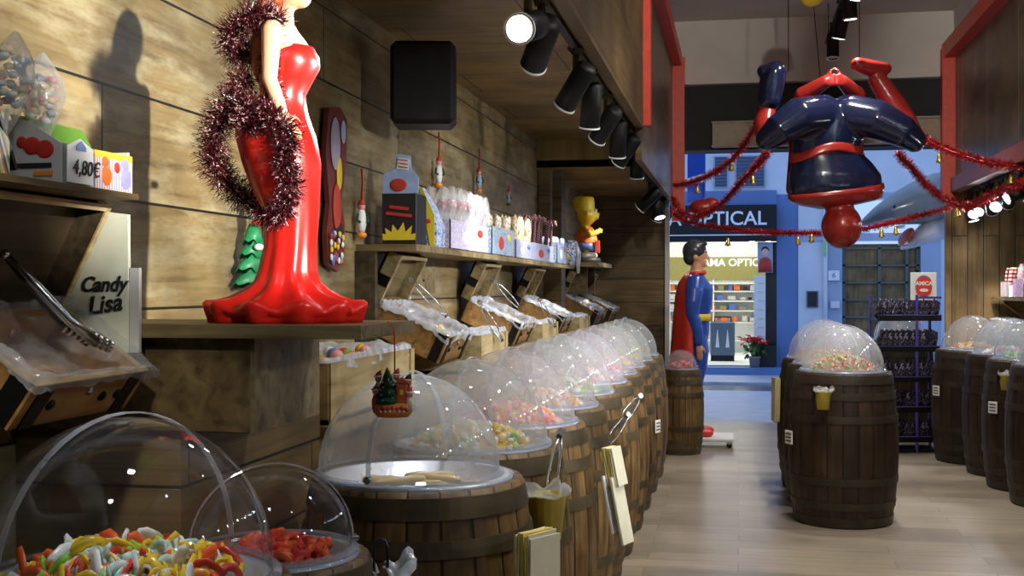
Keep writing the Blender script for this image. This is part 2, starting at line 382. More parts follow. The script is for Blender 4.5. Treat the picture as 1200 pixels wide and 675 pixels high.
M['boot'] = plain('red_boot', (.66, .035, .02), .3, var=.08)
M['toy_yellow'] = plain('toy_yellow', (.82, .55, .03), .35, var=.05)
M['toy_orange'] = plain('toy_orange', (.80, .17, .03), .4, var=.05)
M['toy_blue'] = plain('toy_blue', (.10, .18, .50), .4, var=.05)
M['green'] = plain('tree_green', (.02, .26, .10), .45, var=.3)
M['dgreen'] = plain('dark_tree_green', (.008, .085, .028), .4, var=.3)
M['leaf'] = plain('leaf_green', (.06, .16, .03), .5, var=.3)
M['poinsettia'] = plain('poinsettia_red', (.60, .02, .02), .5, var=.2)
M['orange'] = plain('orange_resin', (.70, .24, .03), .4, var=.15)
M['redres'] = plain('red_resin', (.50, .05, .03), .4, var=.15)
M['ribbon'] = plain('red_ribbon', (.55, .03, .025), .4, var=.1)
M['bell'] = plain('gold_bell', (.75, .55, .14), .25, .9, var=.1)
M['tinsel'] = plain('red_tinsel', (.38, .014, .014), .28, .35, var=.35, scale=60)
M['boa'] = printed('red_silver_tinsel', [(.012, .003, .004), (.07, .006, .009), (.02, .003, .005), (.10, .010, .014), (.02, .004, .006), (.60, .38, .38)], 90, .25)
M['shark_grey'] = plain('shark_grey', (.20, .24, .27), .18, var=.12, scale=5)
M['shark_white'] = plain('shark_pale', (.60, .58, .62), .3, var=.06)
M['rack_purple'] = plain('rack_purple', (.075, .05, .28), .4, var=.1)
M['street'] = plain('street_paving', (.40, .45, .55), .45, var=.12, scale=4)
M['facade'] = plain('facade_stucco', (.62, .67, .74), .7, var=.06, scale=2)
M['facade_d'] = plain('facade_blue_band', (.11, .20, .42), .6, var=.06, scale=2)
M['facade_t'] = plain('facade_trim', (.34, .42, .56), .6, var=.06, scale=2)
M['louver'] = plain('louver_slate', (.08, .13, .20), .6, var=.1)
M['gate'] = wood('gate_wood', (.22, .14, .055), (.28, .19, .08), (.13, .08, .03), 2)
M['optic_wall'] = plain('shop_white', (.85, .86, .82), .6, var=.03, scale=3)
M['optic_glow'] = emit('shop_ceiling_panel', (1, .98, .88), 1.9)
M['optic_line'] = emit('light_line', (1, 1, .97), 14)
M['lens'] = emit('lamp_lens', (.88, .95, 1.0), 80)
M['lens_off'] = plain('lamp_lens_dim', (.75, .78, .8), .2, var=.05)
M['letter'] = emit('backlit_letter', (1, 1, 1), 1.8)
M['letter_w'] = plain('white_letter', (.85, .87, .9), .4, var=.02)
# ------------------------------------------------------------------ camera
TH = math.radians(10.72)
cam = bpy.data.cameras.new('camera'); cam.lens = 42.0; cam.sensor_width = 36; cam.clip_end = 200
camo = bpy.data.objects.new('camera', cam); C.objects.link(camo); camo.location = (0, 0, 1.46); camo.rotation_euler = (PI / 2, 0, TH); scene.camera = camo
vs = scene.view_settings; scene.display_settings.display_device = 'sRGB'
vs.view_transform = 'Standard'; vs.look = 'None'; vs.gamma = 1; vs.use_curve_mapping = False; vs.exposure = 0.0
cy = scene.cycles; cy.max_bounces = 10; cy.transparent_max_bounces = 48; cy.glossy_bounces = 4; cy.diffuse_bounces = 4; cy.transmission_bounces = 6
cy.caustics_reflective = False; cy.caustics_refractive = False; cy.use_denoising = True; cy.sample_clamp_indirect = 6.0
w = bpy.data.worlds.new('dusk_sky'); scene.world = w; w.use_nodes = True
w.node_tree.nodes['Background'].inputs[0].default_value = (.40, .58, 1.0, 1); w.node_tree.nodes['Background'].inputs[1].default_value = 1.2

def box(x0, x1, y0, y1, z0, z1, mb=None):
    mb = mb or MB(); return mb.box(((x0 + x1) / 2, (y0 + y1) / 2, (z0 + z1) / 2), (x1 - x0, y1 - y0, z1 - z0))
YF = 13.4
# ------------------------------------------------------------------ the room
struct('floor', box(-1.75, 3.05, -2, 13.3, -.06, 0), M['floor'])
struct('wall_left', box(-1.78, -1.68, -2, YF, 0, 2.9), M['wall'])
struct('wall_right', box(3.0, 3.1, -2, YF, 0, 2.6), M['wall_right'])
struct('wall_back', box(-1.78, 3.1, -2.1, -2, 0, 4.5), M['wall_far'])
struct('ceiling_soffit_left', box(-1.68, -.74, -2, 10, 2.71, 2.77).box((-1.21, 11.7, 2.51), (.94, 3.4, .06)).box((-1.21, 10.03, 2.6), (.94, .06, .25)), M['soffit'])
struct('wall_upper_left', box(-.76, -.70, -2, 9.0, 2.66, 4.5), M['fascia'])
struct('wall_upper_left_panel', box(-.76, -.71, 9.0, YF, 2.42, 4.0), M['fascia_v'])
struct('wall_upper_left_plaster', box(-.76, -.72, 9.0, YF, 4.0, 4.5), M['plaster'])
struct('ceiling_high', box(-.76, 2.35, -2, YF + .1, 4.42, 4.5), M['plaster'])
struct('wall_front_upper', box(-.76, 2.35, YF, YF + .12, 3.72, 4.42), M['plaster'])
struct('wall_front_shutter_recess', box(-1.7, 3.1, YF + .12, YF + .5, 3.0, 3.9), M['blackbox'])
struct('trim_shutter_housing', box(-.28, 2.3, YF + .0, YF + .115, 3.02, 3.28).box((1.0, YF - .01, 3.29), (2.58, .03, .02)).box((1.0, YF - .01, 3.03), (2.58, .03, .02)), M['beige'])
struct('wall_front_left', box(-1.68, -.80, YF, YF + .1, 0, 3.0), M['wall_far'])
struct('wall_front_right', box(2.18, 3.0, YF, YF + .1, 0, 3.0), M['wall_right_v'])
struct('trim_door_jamb', box(-.80, -.755, YF - .03, YF + .1, 0, 2.5), M['plaster'])
struct('ceiling_soffit_right', box(2.26, 3.0, -2, YF, 2.5, 2.56), M['soffit'])
struct('wall_upper_right_panel', box(2.25, 2.31, -2, YF, 2.6, 4.0), M['fascia_v'])
struct('wall_upper_right_plaster', box(2.26, 2.31, -2, YF, 4.0, 4.42), M['plaster'])
M['lip_red'] = plain('dusky_red_trim', (.34, .09, .07), .5, var=.12)
struct('trim_soffit_edge_right', box(2.20, 2.31, -2, YF, 2.47, 2.62), M['lip_red'])
struct('trim_red_left', box(-.72, -.58, YF - .16, YF - .01, 2.2, 4.0).box((-.66, 11.2, 3.97), (.10, 4.3, .14)).box((-.68, 9.05, 3.3), (.07, .12, 1.24)), M['red'])
struct('trim_red_right', box(2.12, 2.27, YF - .16, YF - .01, 2.42, 4.0).box((2.2, 5.7, 3.97), (.14, 15.3, .16)), M['red'])
struct('trim_wall_post', box(-1.68, -1.52, 10.35, 10.6, 0, 2.48).box((-1.62, 10.1, 2.05), (.10, .12, .87)), M['fascia'])
# ------------------------------------------------------------------ the street
struct('street_pavement', box(-6, 8, 13.3, 17.4, -.12, -.01), M['street'])
M['gutter_shade'] = plain('wet_gutter_shade', (.09, .12, .17), .25, var=.4, scale=6)  # gutter shadow is painted into this dark wet colour
struct('street_gutter_shade', box(-6, 8, 17.4, 18.7, -.12, -.03), M['gutter_shade'])
struct('street_far_pavement', box(-6, 8, 18.7, 20.6, -.12, .01), M['street'])
struct('street_shop_step', box(-4, 1.0, 20.3, 20.9, .01, .13), M['facade_d'])
FY = 20.8
struct('wall_facade_upper', box(-6, 8, FY, FY + .3, 2.95, 9), M['facade'])
struct('wall_facade_pier', box(1.0, 1.42, FY - .04, FY + .3, 0, 2.95), M['facade']); struct('wall_facade_right', box(2.99, 8, FY, FY + .3, 0, 2.95), M['facade'])
t = box(.64, 1.0, FY - .02, FY + .3, 0, 3.05); box(-6, .64, FY - .06, FY + .3, 2.87, 3.12, t); struct('wall_facade_blue', t, M['facade_d'])
t = box(1.42, 1.72, FY - .02, FY + .3, 0, 2.95); box(1.0, 3.3, FY - .06, FY + .1, 2.25, 2.38, t); box(1.0, 8, FY - .08, FY, 2.95, 3.05, t); box(2.98, 3.3, FY - .03, FY, 0, 2.3, t)
box(-6, 8, FY - .07, FY, 3.9, 4.0, t)
struct('trim_facade_mouldings', t, M['facade_t'])
struct('wall_facade_pier_left', box(-6, -2.6, FY, FY + .3, 0, 2.95), M['facade'])
for n_, (x0, x1) in enumerate(((-.42, -.16), (-.06, .46))):
    f = box(x0, x1, FY - .05, FY, 3.18, 3.72); o = struct('window_%d' % (n_ + 1), f, M['facade_t'])
    s = MB()
    for k in range(9): s.box(((x0 + x1) / 2, FY - .06, 3.22 + k * .057), (x1 - x0 - .06, .02, .045), (.5, 0, 0))
    s.build('louver', M['louver'], o)
g = thing('wooden_gate', 'tall brown gridded wooden gate in the blue facade across the street', 'gate', (2.35, FY + .1, 0))
box(-.63, .63, 0, .06, 0, 2.2).build('gate_leaf', M['gate'], g)
m_ = MB()
for x in (-.6, -.02, .42, .6): m_.box((x, -.03, 1.1), (.05, .05, 2.2))
for k in range(8): m_.box((0, -.03, .1 + k * .29), (1.24, .05, .03))
M['gate_bar'] = plain('gate_bar', (.10, .12, .10), .5)
m_.build('gate_grid', M['gate_bar'], g)
p_ = thing('wall_plaque', 'small dark square plaque on the pale blue pier', 'plaque', (1.23, FY - .055, 1.27)); MB().box((0, 0, 0), (.19, .03, .28), ch=.005).build('plate', M['louver'], p_)
MB().box((0, -.012, 0), (.15, .01, .24)).build('face', M['ink'], p_)
p_ = thing('house_number', 'pale house number tile beside the brown gate', 'number tile', (1.58, FY - .05, 1.67)); MB().box((0, 0, 0), (.19, .02, .17), ch=.004).build('tile', M['letter_w'], p_); text('numeral', '6', .12, M['facade_d'], p_, (0, -.012, 0), (PI / 2, 0, 0), .002)
p_ = thing('meter_box', 'small pale meter box low beside the brown gate', 'box', (1.60, FY - .06, 1.18)); MB().box((0, 0, 0), (.15, .06, .12), ch=.006).build('housing', M['facade'], p_)
dp = MB().tube([(1.44, FY - .08, 0), (1.44, FY - .08, 2.9)], .035)
tag(dp.build('drainpipe', M['facade']), 'pale drainpipe running up the blue facade beside the pier', 'pipe')
tag(MB().box((1.43, FY - .13, 2.13), (.04, .02, .26)).build('green_sticker', plain('green_sticker', (.25, .6, .12), .5)), 'small green strip stuck on the drainpipe', 'sticker')
# optician shop across the street
oy = 25.2
struct('wall_shop_back', box(-3.2, .64, oy, oy + .1, .1, 2.9), M['optic_wall'])
struct('wall_shop_side', box(.64, .72, FY + .3, oy, .1, 2.9).box((-3.2, 23, 1.5), (.08, 4.4, 2.8)), M['optic_wall'])
struct('floor_shop', box(-3.2, .64, FY - .1, oy, .03, .13), M['optic_wall'])
struct('ceiling_shop', box(-3.2, .64, FY, oy, 2.84, 2.9), M['optic_wall'])
o = thing('ceiling_panel_light', 'large glowing ceiling panel light inside the white optician shop', 'light', (-1.3, 23.0, 2.80)); MB().box((0, 0, 0), (3.4, 3.6, .03)).build('diffuser', M['optic_glow'], o); MB().box((0, 0, .025), (3.5, 3.7, .02)).build('frame', M['white'], o)
for k, (a, b) in enumerate((((-1.0, 21.3, 2.30), (-.25, 24.4, 2.55)), ((-.5, 24.5, 2.62), (.55, 21.6, 2.28)), ((-.2, 21.4, 2.12), (.6, 24.5, 2.5)), ((-.75, 24.6, 2.4), (-.35, 22, 2.05)))):
    o = MB().tube([a, b], .014, 6).build('light_tube', M['optic_line'])
    tag(o, ['thin glowing tube light crossing the shop ceiling nearest the cloaked figure', 'longest thin tube light slanting up to the portrait poster', 'thin tube light slanting low under the shop ceiling at right', 'short thin tube light descending beside the backlit letters'][k], 'light', 'tube lights in the optician shop')
M['shop_olive'] = plain('shop_olive_band', (.30, .27, .08), .6, var=.08)
struct('wall_shop_band', box(-3.1, .6, oy - .04, oy, 1.62, 2.1), M['shop_olive'])
p_ = thing('backlit_wall_letters', 'glowing white shop letters on the olive band at back', 'letters', (-.20, oy - .08, 1.98)); text('lettering', 'LAMA OPTIC', .22, M['letter'], p_, (0, 0, 0), (PI / 2, 0, 0), .01, bold=.002)
sh = thing('display_shelving', 'white back wall shelving with rows of eyewear in optician shop', 'shelves', (-.9, oy - .15, .13))
for z in (.25, .62, .86, 1.06, 1.26, 1.42): MB().box((0, 0, z), (2.9, .26, .025)).build('shelf', M['white'], sh)
for x in (-1.4, -.5, .4, 1.38): MB().box((x, .02, .75), (.03, .25, 1.5)).build('upright', M['white'], sh)
cols = [M['toy_blue'], M['toy_orange'], M['ink'], M['shop_olive'], M['louver'], M['plaster']]
bmesh_cache = {}
def small_box(i, sx, sy, sz):
    k = ('sb', i)
    if k not in bmesh_cache:
        bmesh_cache[k] = MB().box((0, 0, .5), (1, 1, 1)).box((0, -.52, .5), (.7, .04, .5)).build('product_box', [cols[i]]); return bmesh_cache[k]
    o = bmesh_cache[k].copy(); C.objects.link(o); return o
for z in (.645, .885, 1.085, 1.285):
    x = -.65
    while x < 1.3:
        wd = rnd.uniform(.05, .16); i = rnd.choice([0, 1, 2, 3, 4, 5, 5, 3]); o = small_box(i, 0, 0, 0); o.location = (-.9 + x, oy - .17, .13 + z - .012 + .0125); o.scale = (wd, .12, rnd.uniform(.05, .13))
        tag(o, '%s display pack on the %s white shelf inside the optician shop' % (['blue', 'orange', 'black', 'olive', 'slate', 'grey'][i], {.645: 'second lowest', .885: 'middle', 1.085: 'second highest', 1.285: 'highest stocked'}[z]), 'pack', 'display packs on the optician shelves')
        x += wd + rnd.uniform(.03, .14)
# door frame, poster, notice panel, stool, plant
struct('door_1', box(.46, .64, FY - .03, FY + .25, .13, 2.24).box((.40, FY + .02, 1.9), (.10, .04, .05)), M['ink'])
p_ = thing('portrait_poster', 'portrait poster of person in red top on black shop pillar', 'poster', (.45, FY - .08, 1.98)); MB().box((0, 0, 0), (.25, .03, .52), ch=.004).build('panel', M['facade_t'], p_)
MB().loft([(0, -.02, -.25, .115, .012), (0, -.02, -.12, .11, .012), (0, -.02, -.03, .09, .012), (0, -.02, 0, .035, .012)], 16).build('printed_top', M['redres'], p_); MB().ball((0, -.022, .09), (.06, .012, .08)).build('printed_face', plain('poster_face', (.75, .45, .38), .5), p_)
MB().ball((0, -.020, .125), (.065, .011, .06)).build('printed_hair', M['ink'], p_)
p_ = thing('notice_panel', 'tall white notice panel with dark lines below the portrait poster', 'panel', (.36, FY - .07, 1.12)); MB().box((0, 0, 0), (.19, .03, 1.1), ch=.004).build('panel', M['white'], p_)
for k in range(7): MB().box((.02, -.018, .42 - k * .15), (.1, .006, .022)).build('printed_line', M['plaster'], p_)
p_ = thing('base_cabinet', 'low black cabinet under the notice panel across the street', 'cabinet', (.42, FY - .15, .13)); MB().box((0, 0, .19), (.40, .22, .38), ch=.01).build('body', M['ink'], p_); MB().box((0, 0, .39), (.42, .24, .02)).build('top', M['black'], p_)
p_ = thing('black_bag_stand', 'black free-standing panel with pale stripes inside the optician shop', 'stand', (-.28, 22.2, .13)); MB().box((0, 0, .40), (.44, .3, .62), ch=.02).build('body', M['louver'], p_); MB().box((0, 0, .05), (.42, .3, .1)).build('foot', M['black'], p_)
for x in (-.09, .09): MB().prism([(-.035, -.2), (.035, -.2), (.005, .12), (-.005, .12)], .01, Matrix.Translation((x, -.16, .45)) @ Matrix.Rotation(PI / 2, 4, 'X')).build('pale_stripe', M['facade'], p_)
MB().tube([(-.15, 0, .7), (-.15, 0, .8), (.15, 0, .8), (.15, 0, .7)], .012).build('handle', M['black'], p_)
pl = thing('poinsettia_plant', 'red poinsettia in a grey pot on the blue shop step', 'plant', (.27, 20.42, .13))
MB().lathe([(0, 0), (.075, 0), (.095, .16), (.102, .16), (.102, .185), (.085, .185), (.08, .15), (0, .15)], 20).build('pot', plain('grey_pot', (.28, .24, .24), .6), pl)
def leaves(n, zr, rr, size, flat):
    mb = MB()
    for k in range(n):
        a = rnd.uniform(0, 2 * PI); r = rr * math.sqrt(rnd.random()); z = rnd.uniform(*zr) - r * .25
        T = Matrix.Translation((r * math.cos(a), r * math.sin(a), z)) @ Euler((rnd.uniform(-flat, flat), rnd.uniform(-flat, flat), rnd.uniform(0, 6.28))).to_matrix().to_4x4()
        s = size * rnd.uniform(.7, 1.2)
        mb.add([(0, 0, 0), (s * .5, s * .28, .012), (s, 0, -.01), (s * .5, -s * .28, .012), (s * .45, 0, .0)], [(0, 4, 1), (4, 2, 1), (0, 3, 4), (4, 3, 2)], False, T)
    return mb
tag(leaves(70, (.46, .52), .19, .13, .5).build('bracts', M['poinsettia'], pl), kind='stuff'); tag(leaves(60, (.24, .42), .15, .13, .9).build('foliage', M['leaf'], pl), kind='stuff')
m_ = MB()
for k in range(6):
    a = k * 1.05; m_.tube([(.02 * math.cos(a), .02 * math.sin(a), .15), (.11 * math.cos(a), .11 * math.sin(a), .44)], .006, 5)
m_.build('stem', M['leaf'], pl)
sg = thing('shop_sign', 'black fascia sign with white OPTICAL lettering across the street', 'sign', (-.9, FY - .12, 2.56)); MB().box((0, 0, 0), (3.08, .16, .62), ch=.01).build('board', M['blackbox'], sg)
text('lettering', 'A OPTICAL', .33, M['letter_w'], sg, (.02 + .53, -.085, .07), (PI / 2, 0, 0), .008, bold=.004); MB().box((.3, -.085, -.2), (2.3, .012, .018)).build('white_line', M['letter_w'], sg)
bn = thing('hanging_banner', 'blue and white banner flag seen beside the left red post', 'banner', (-.55, 16.2, 2.90))
MB().prism([(-.12, -.30), (.12, -.24), (.12, .42), (-.12, .42)], .012, Matrix.Rotation(PI / 2, 4, 'X')).build('cloth', M['suit_blue'], bn)
MB().prism([(-.12, -.05), (.12, -.02), (.12, .1), (-.12, .03)], .016, Matrix.Rotation(PI / 2, 4, 'X')).build('white_stripe', M['white'], bn)
MB().tube([(-.2, 0, .43), (.2, 0, .43)], .012).build('pole', M['steel'], bn)

# ------------------------------------------------------------------ track lights
def aim_matrix(p, q):
    d = (Vector(q) - Vector(p)).normalized(); return d.to_track_quat('-Z', 'Y').to_matrix().to_4x4(), d
def track_spot(p, q, label, lit=None, ang=38, col=(1, .95, .88), size=1.0, group='black track spotlights', show_lens=True, blend=.6, rad=.05):
    R, d = aim_matrix(p, q)
    t = thing('track_spotlight', label, 'spotlight', p, group=group); t.matrix_world = Matrix.Translation(p) @ R
    s = size
    MB().lathe([(0, .11 * s), (.038 * s, .11 * s), (.05 * s, .095 * s), (.05 * s, -.11 * s), (.043 * s, -.11 * s), (.043 * s, -.095 * s), (0, -.095 * s)], 24).build('housing', M['black'], t)
    MB().lathe([(.043 * s, -.109 * s), (.053 * s, -.109 * s), (.053 * s, -.117 * s), (.043 * s, -.117 * s), (.043 * s, -.109 * s)], 24, smooth=False).build('bezel', M['letter_w'], t)
    MB().cyl((0, 0, -.096 * s), (0, 0, -.101 * s), .042 * s, seg=24).build('lens', M['lens'] if (lit and show_lens) else M['lens_off'], t)
    Ri = R.to_3x3().inverted(); up = Ri @ Vector((0, 0, 1))
    b = MB(); b.tube([up * .045 * s, up * .10 * s, up * .15 * s], .016 * s, 8); b.box(up * .165 * s, (.05 * s, .05 * s, .04 * s)); b.build('bracket', M['hoop'], t)
    if lit:
        ld = bpy.data.lights.new('spot_lamp', 'SPOT'); ld.energy = lit; ld.color = col; ld.spot_size = math.radians(ang); ld.spot_blend = blend; ld.shadow_soft_size = rad
        lo = bpy.data.objects.new('spot_lamp', ld); C.objects.link(lo); lo.matrix_world = Matrix.Translation(Vector(p) + d * .13 * s) @ R
    return t
XL = -.82
tag(MB().box((XL, 4.0, 2.695), (.04, 11.9, .024)).build('light_track', M['black']), 'long black lighting track under the higher left wooden soffit', 'track')
tag(MB().box((XL, 11.6, 2.465), (.04, 2.9, .024)).build('light_track', M['black']), 'short black lighting track under the lower left soffit by the door', 'track')
tag(MB().box((2.38, 5.6, 2.475), (.04, 15.0, .024)).build('light_track', M['black']), 'long black lighting track under the right soffit', 'track')
tag(MB().box((.92, 5.0, 4.05), (.04, 16.0, .03)).build('light_track', M['black']), 'black lighting track along the middle of the high ceiling', 'track')
for y in (2.0, 5, 8, 11, 12.8): tag(MB().tube([(.92, y, 4.06), (.92, y, 4.42)], .004, 5).build('track_cable', M['black']), 'thin cable holding the middle lighting track under the ceiling', 'cable', 'cables of the middle track')
W_ = (1, .90, .74); K_ = (.97, .98, 1); N_ = (1, .95, .86)
left = [ # y, aim, energy
    (.9, (-1.27, 2.24, 1.22), 130, W_), (1.7, (-1.05, 2.0, .95), 70, K_), (2.6, (-1.68, 3.6, 1.9), 0, W_), (3.55, (-.86, 3.25, .95), 70, K_),
    (4.68, (-1.0, 2.72, 1.95), 1300, K_), (5.0, (-1.5, 6.2, 1.45), 0, W_), (6.1, (-1.62, 6.7, 1.4), 160, K_), (6.75, (-1.0, 7.2, 1.0), 0, K_),
    (7.55, (-1.6, 8.3, 1.5), 170, K_), (8.3, (-.95, 8.8, .9), 0, K_), (9.0, (-1.6, 9.6, 1.5), 150, K_), (9.9, (-.9, 10.4, .9), 0, K_), (11.3, (-1.5, 11.5, 1.7), 80, W_), (12.3, (-.5, 12.0, 1.2), 60, W_), (12.8, (-1.2, 13.2, 1.2), 0, W_)]
for k, (y, q, e, c) in enumerate(left):
    z = 2.50 if y < 10 else 2.3
    lab = 'brightly lit black spotlight facing us on the left track' if abs(y - 4.68) < .01 else 'black cylinder spotlight number %s along the left track from the front' % ['one', 'two', 'three', 'four', 'five', 'six', 'seven', 'eight', 'nine', 'ten', 'eleven', 'twelve', 'thirteen', 'fourteen', 'fifteen'][k]
    track_spot((XL, y, z), q, lab, e * .5, 21 if y < 1.8 else 30 if y == 3.55 else 13 if y == 4.68 else 46, c, 1.15 if k != 4 else 1.2)
right = [(.45, (-1.68, 3.15, 1.98), 3000, N_), (1.3, (-1.1, 1.95, .95), 60, K_), (2.0, (-1.3, 3.6, 1.2), 50, N_), (2.9, (-1.2, 5.6, 1.2), 560, K_), (3.7, (-1.1, 4.5, 1.0), 70, K_), (4.3, (-1.1, 5.2, 1.0), 70, K_), (5.0, (-1.0, 2.69, 2.03), 5200, K_), (5.6, (-1.1, 6.8, 1.2), 600, K_), (6.4, (-1.1, 6.0, 1.0), 70, K_), (6.8, (-1.1, 7.4, 2.7), 190, N_), (7.2, (-.9, 8.4, 1.0), 320, K_), (7.9, (-.9, 7.2, 1.0), 70, K_), (8.6, (1.4, 8.2, .9), 90, K_), (9.5, (2.0, 9.8, 1.0), 80, K_), (10.0, (-.6, 9.4, 1.0), 70, K_), (10.4, (2.0, 10.3, .9), 90, K_), (10.9, (-.5, 10.2, 1.0), 60, K_), (11.3, (2.5, 12.8, 1.2), 160, W_), (11.7, (1.4, 10.2, .9), 50, K_), (12.1, (2.7, 13.0, 1.3), 120, W_), (12.45, (1.2, 11.0, 1.0), 50, K_), (12.8, (1.6, 11.4, 1.0), 110, K_), (13.1, (2.6, 13.0, 1.3), 60, W_)]  # the one aimed up at the left soffit is added to brighten it
for k, (y, q, e, c) in enumerate(right):
    e *= .5 if k else .75
    track_spot((2.38, y, 2.28), q, 'black spotlight with glowing lens, %s from the street end on the right track' % ['twenty-third', 'twenty-second', 'twenty-first', 'twentieth', 'nineteenth', 'eighteenth', 'seventeenth', 'sixteenth', 'fifteenth', 'added as soffit uplight, fourteenth', 'thirteenth', 'twelfth', 'eleventh', 'tenth', 'ninth', 'eighth', 'seventh', 'sixth', 'fifth', 'fourth', 'third', 'second', 'first'][k], e, {0: 20, 1: 26, 6: 5}.get(k, 40), c, 1.1, 'lit spotlights on the right track')
mid = [(1.5, (.6, 3.6, .0), 150, N_), (2.6, (-.72, 11, 3.4), 500, N_), (3.4, (2.25, 10.5, 3.2), 1100, N_), (4.0, (.4, 5.0, .0), 800, N_), (5.0, (.8, 13.4, 4.1), 1100, N_), (6.2, (-.2, 6.8, .0), 600, N_), (8.2, (.3, 8.0, .0), 450, N_), (9.7, (.0, 10.2, 0), 350, N_), (10.4, (1.2, 10.9, .0), 300, N_), (11.2, (.2, 12.0, .0), 300, N_), (12.2, (.9, 12.0, 2.5), 0, K_)]  # unseen nearer spots are added: wide room fill, and uplight on fascias and bulkhead
for k, (y, q, e, c) in enumerate(mid):
    e *= .33
    track_spot((.92, y, 3.86), q, 'black spotlight, %s from the street end on the middle ceiling track' % ['eleventh', 'tenth', 'ninth', 'eighth', 'seventh', 'sixth', 'fifth', 'fourth', 'third', 'second', 'first'][k], e, {1: 48, 2: 48, 4: 75, 0: 60}.get(k, 110), c, 1.2, 'spotlights on the middle track', blend=.8)
# ------------------------------------------------------------------ barrels
HB = .94
def brad(z, r0, r1, H): t = 2 * z / H - 1; return r0 + (r1 - r0) * (1 - t * t)
def make_barrel(loc, label, r0=.288, r1=.338, H=HB, mats=('stave', 'hoop'), proto=None, group=None):
    if proto:
        b = dup(proto, label=label, loc=loc, rot=(0, 0, rnd.uniform(0, 6.28)), group=group); return b
    t = thing('wine_barrel', label, 'barrel', loc, rnd.uniform(0, 6.28), group)
    nst = 22; prof = [(brad(z, r0, r1, H), z) for z in [H * k / 14 for k in range(15)]]
    def groove(p, an):
        f = (an * nst / (2 * PI)) % 1; e = min(f, 1 - f); k = 1 - .012 * max(0, 1 - e / .08); return Vector((p.x * k, p.y * k, p.z))
    mb = MB(); mb.lathe([(r0 * .9, 0)] + prof + [(r0 - .022, H)], nst * 6, fn=groove)
    mb.mat(0).lathe([(0, .03), (r0 * .9, .03), (r0 * .9, 0)], 32)
    mb.build('staves', [M[mats[0]]], t)
    mb = MB().lathe([(r0 - .022, H), (r0 - .024, H - .012), (r0 * .84, H - .012), (r0 * .84, H - .10), (0, H - .10)], 48, smooth=False)
    mb.build('barrel_head', M['barrel_top'], t)
    for zc, wd in ((.035, .055), (.135, .045), (.285, .045), (.66, .045), (.80, .045), (.90, .055)):
        z = zc / .94 * H; h = wd / 2; f = lambda zz: brad(zz, r0, r1, H)
        MB().lathe([(f(z - h) + .0005, z - h), (f(z - h) + .005, z - h), (f(z) + .0055, z), (f(z + h) + .005, z + h), (f(z + h) + .0005, z + h)], 64, smooth=False).build('hoop', M[mats[1]], t)
    return t
def make_dome(loc, label, R=.25, mat='acrylic', rz=0, group=None, bands=1, proto=None):
    if proto: return dup(proto, label=label, loc=loc, rot=(0, 0, rz), group=group)
    t = thing('dome_cover', label, 'dome lid', loc, rz, group)
    prof = [(R * math.cos(a), R * .99 * math.sin(a) + .012) for a in [PI / 2 * k / 16 for k in range(17)]]; prof[-1] = (0.0005, prof[-1][1])
    MB().lathe(prof, 64).build('shell', M[mat], t)
    MB().lathe([(R - .002, .011), (R - .002, .004), (R + .014, 0), (R + .014, .005), (R + .003, .011), (R - .002, .011)], 64, smooth=False).build('base_ring', M['acrylic_rim'], t)
    # two riding bands where the sliding half overlaps, from pivot to pivot over the top
    for k in range(bands):
        lean = (.0, -.62, .55)[k]
        pts = []
        for i in range(25):
            a = PI * i / 24; x = (R + .004) * math.cos(a); h = (R + .004) * math.sin(a); pts.append((x, h * math.sin(lean), h * math.cos(lean) + .012))
        P_ = [Vector(p) for p in pts]; O = Vector((0, 0, .012)); ax = Vector((0, math.cos(lean), -math.sin(lean))); vs_ = []; hw = .007 if k == 0 else .0035
        for p in P_: rd = (p - O).normalized(); vs_ += [p - ax * hw, p + rd * .0025 - ax * hw * .8, p + rd * .0025 + ax * hw * .8, p + ax * hw]
        mb = MB(); mb.add(vs_, [(4 * i + j, 4 * i + (j + 1) % 4, 4 * i + 4 + (j + 1) % 4, 4 * i + 4 + j) for i in range(len(P_) - 1) for j in range(4)], False); mb.build('band', M['acrylic_band'], t)
    for s in (-1, 1):
        mb = MB(); mb.cyl((s * (R - .004), 0, .014), (s * (R + .012), 0, .014), .010, seg=12); mb.cyl((s * (R + .010), 0, .014), (s * (R + .018), 0, .014), .006, seg=10); mb.build('pivot_knob', M['steel'], t)
    return t
def make_tray(loc, label, R=.262, group=None, proto=None):
    if proto: return dup(proto, label=label, loc=loc, group=group)
    t = thing('candy_tray', label, 'tray', loc, 0, group)
    MB().lathe([(R, 0), (R, .008), (R - .03, .010), (R - .045, -.055), (0, -.065)], 48).build('bowl', M['tray'], t)
    MB().lathe([(R - .002, -.004), (R + .006, 0), (R + .006, .009), (R - .004, .012), (R - .008, .009)], 48).build('rim', M['acrylic_rim'], t)
    return t
ordn = ['nearest', 'second', 'third', 'fourth', 'fifth', 'sixth', 'seventh', 'eighth', 'ninth', 'tenth', 'eleventh']
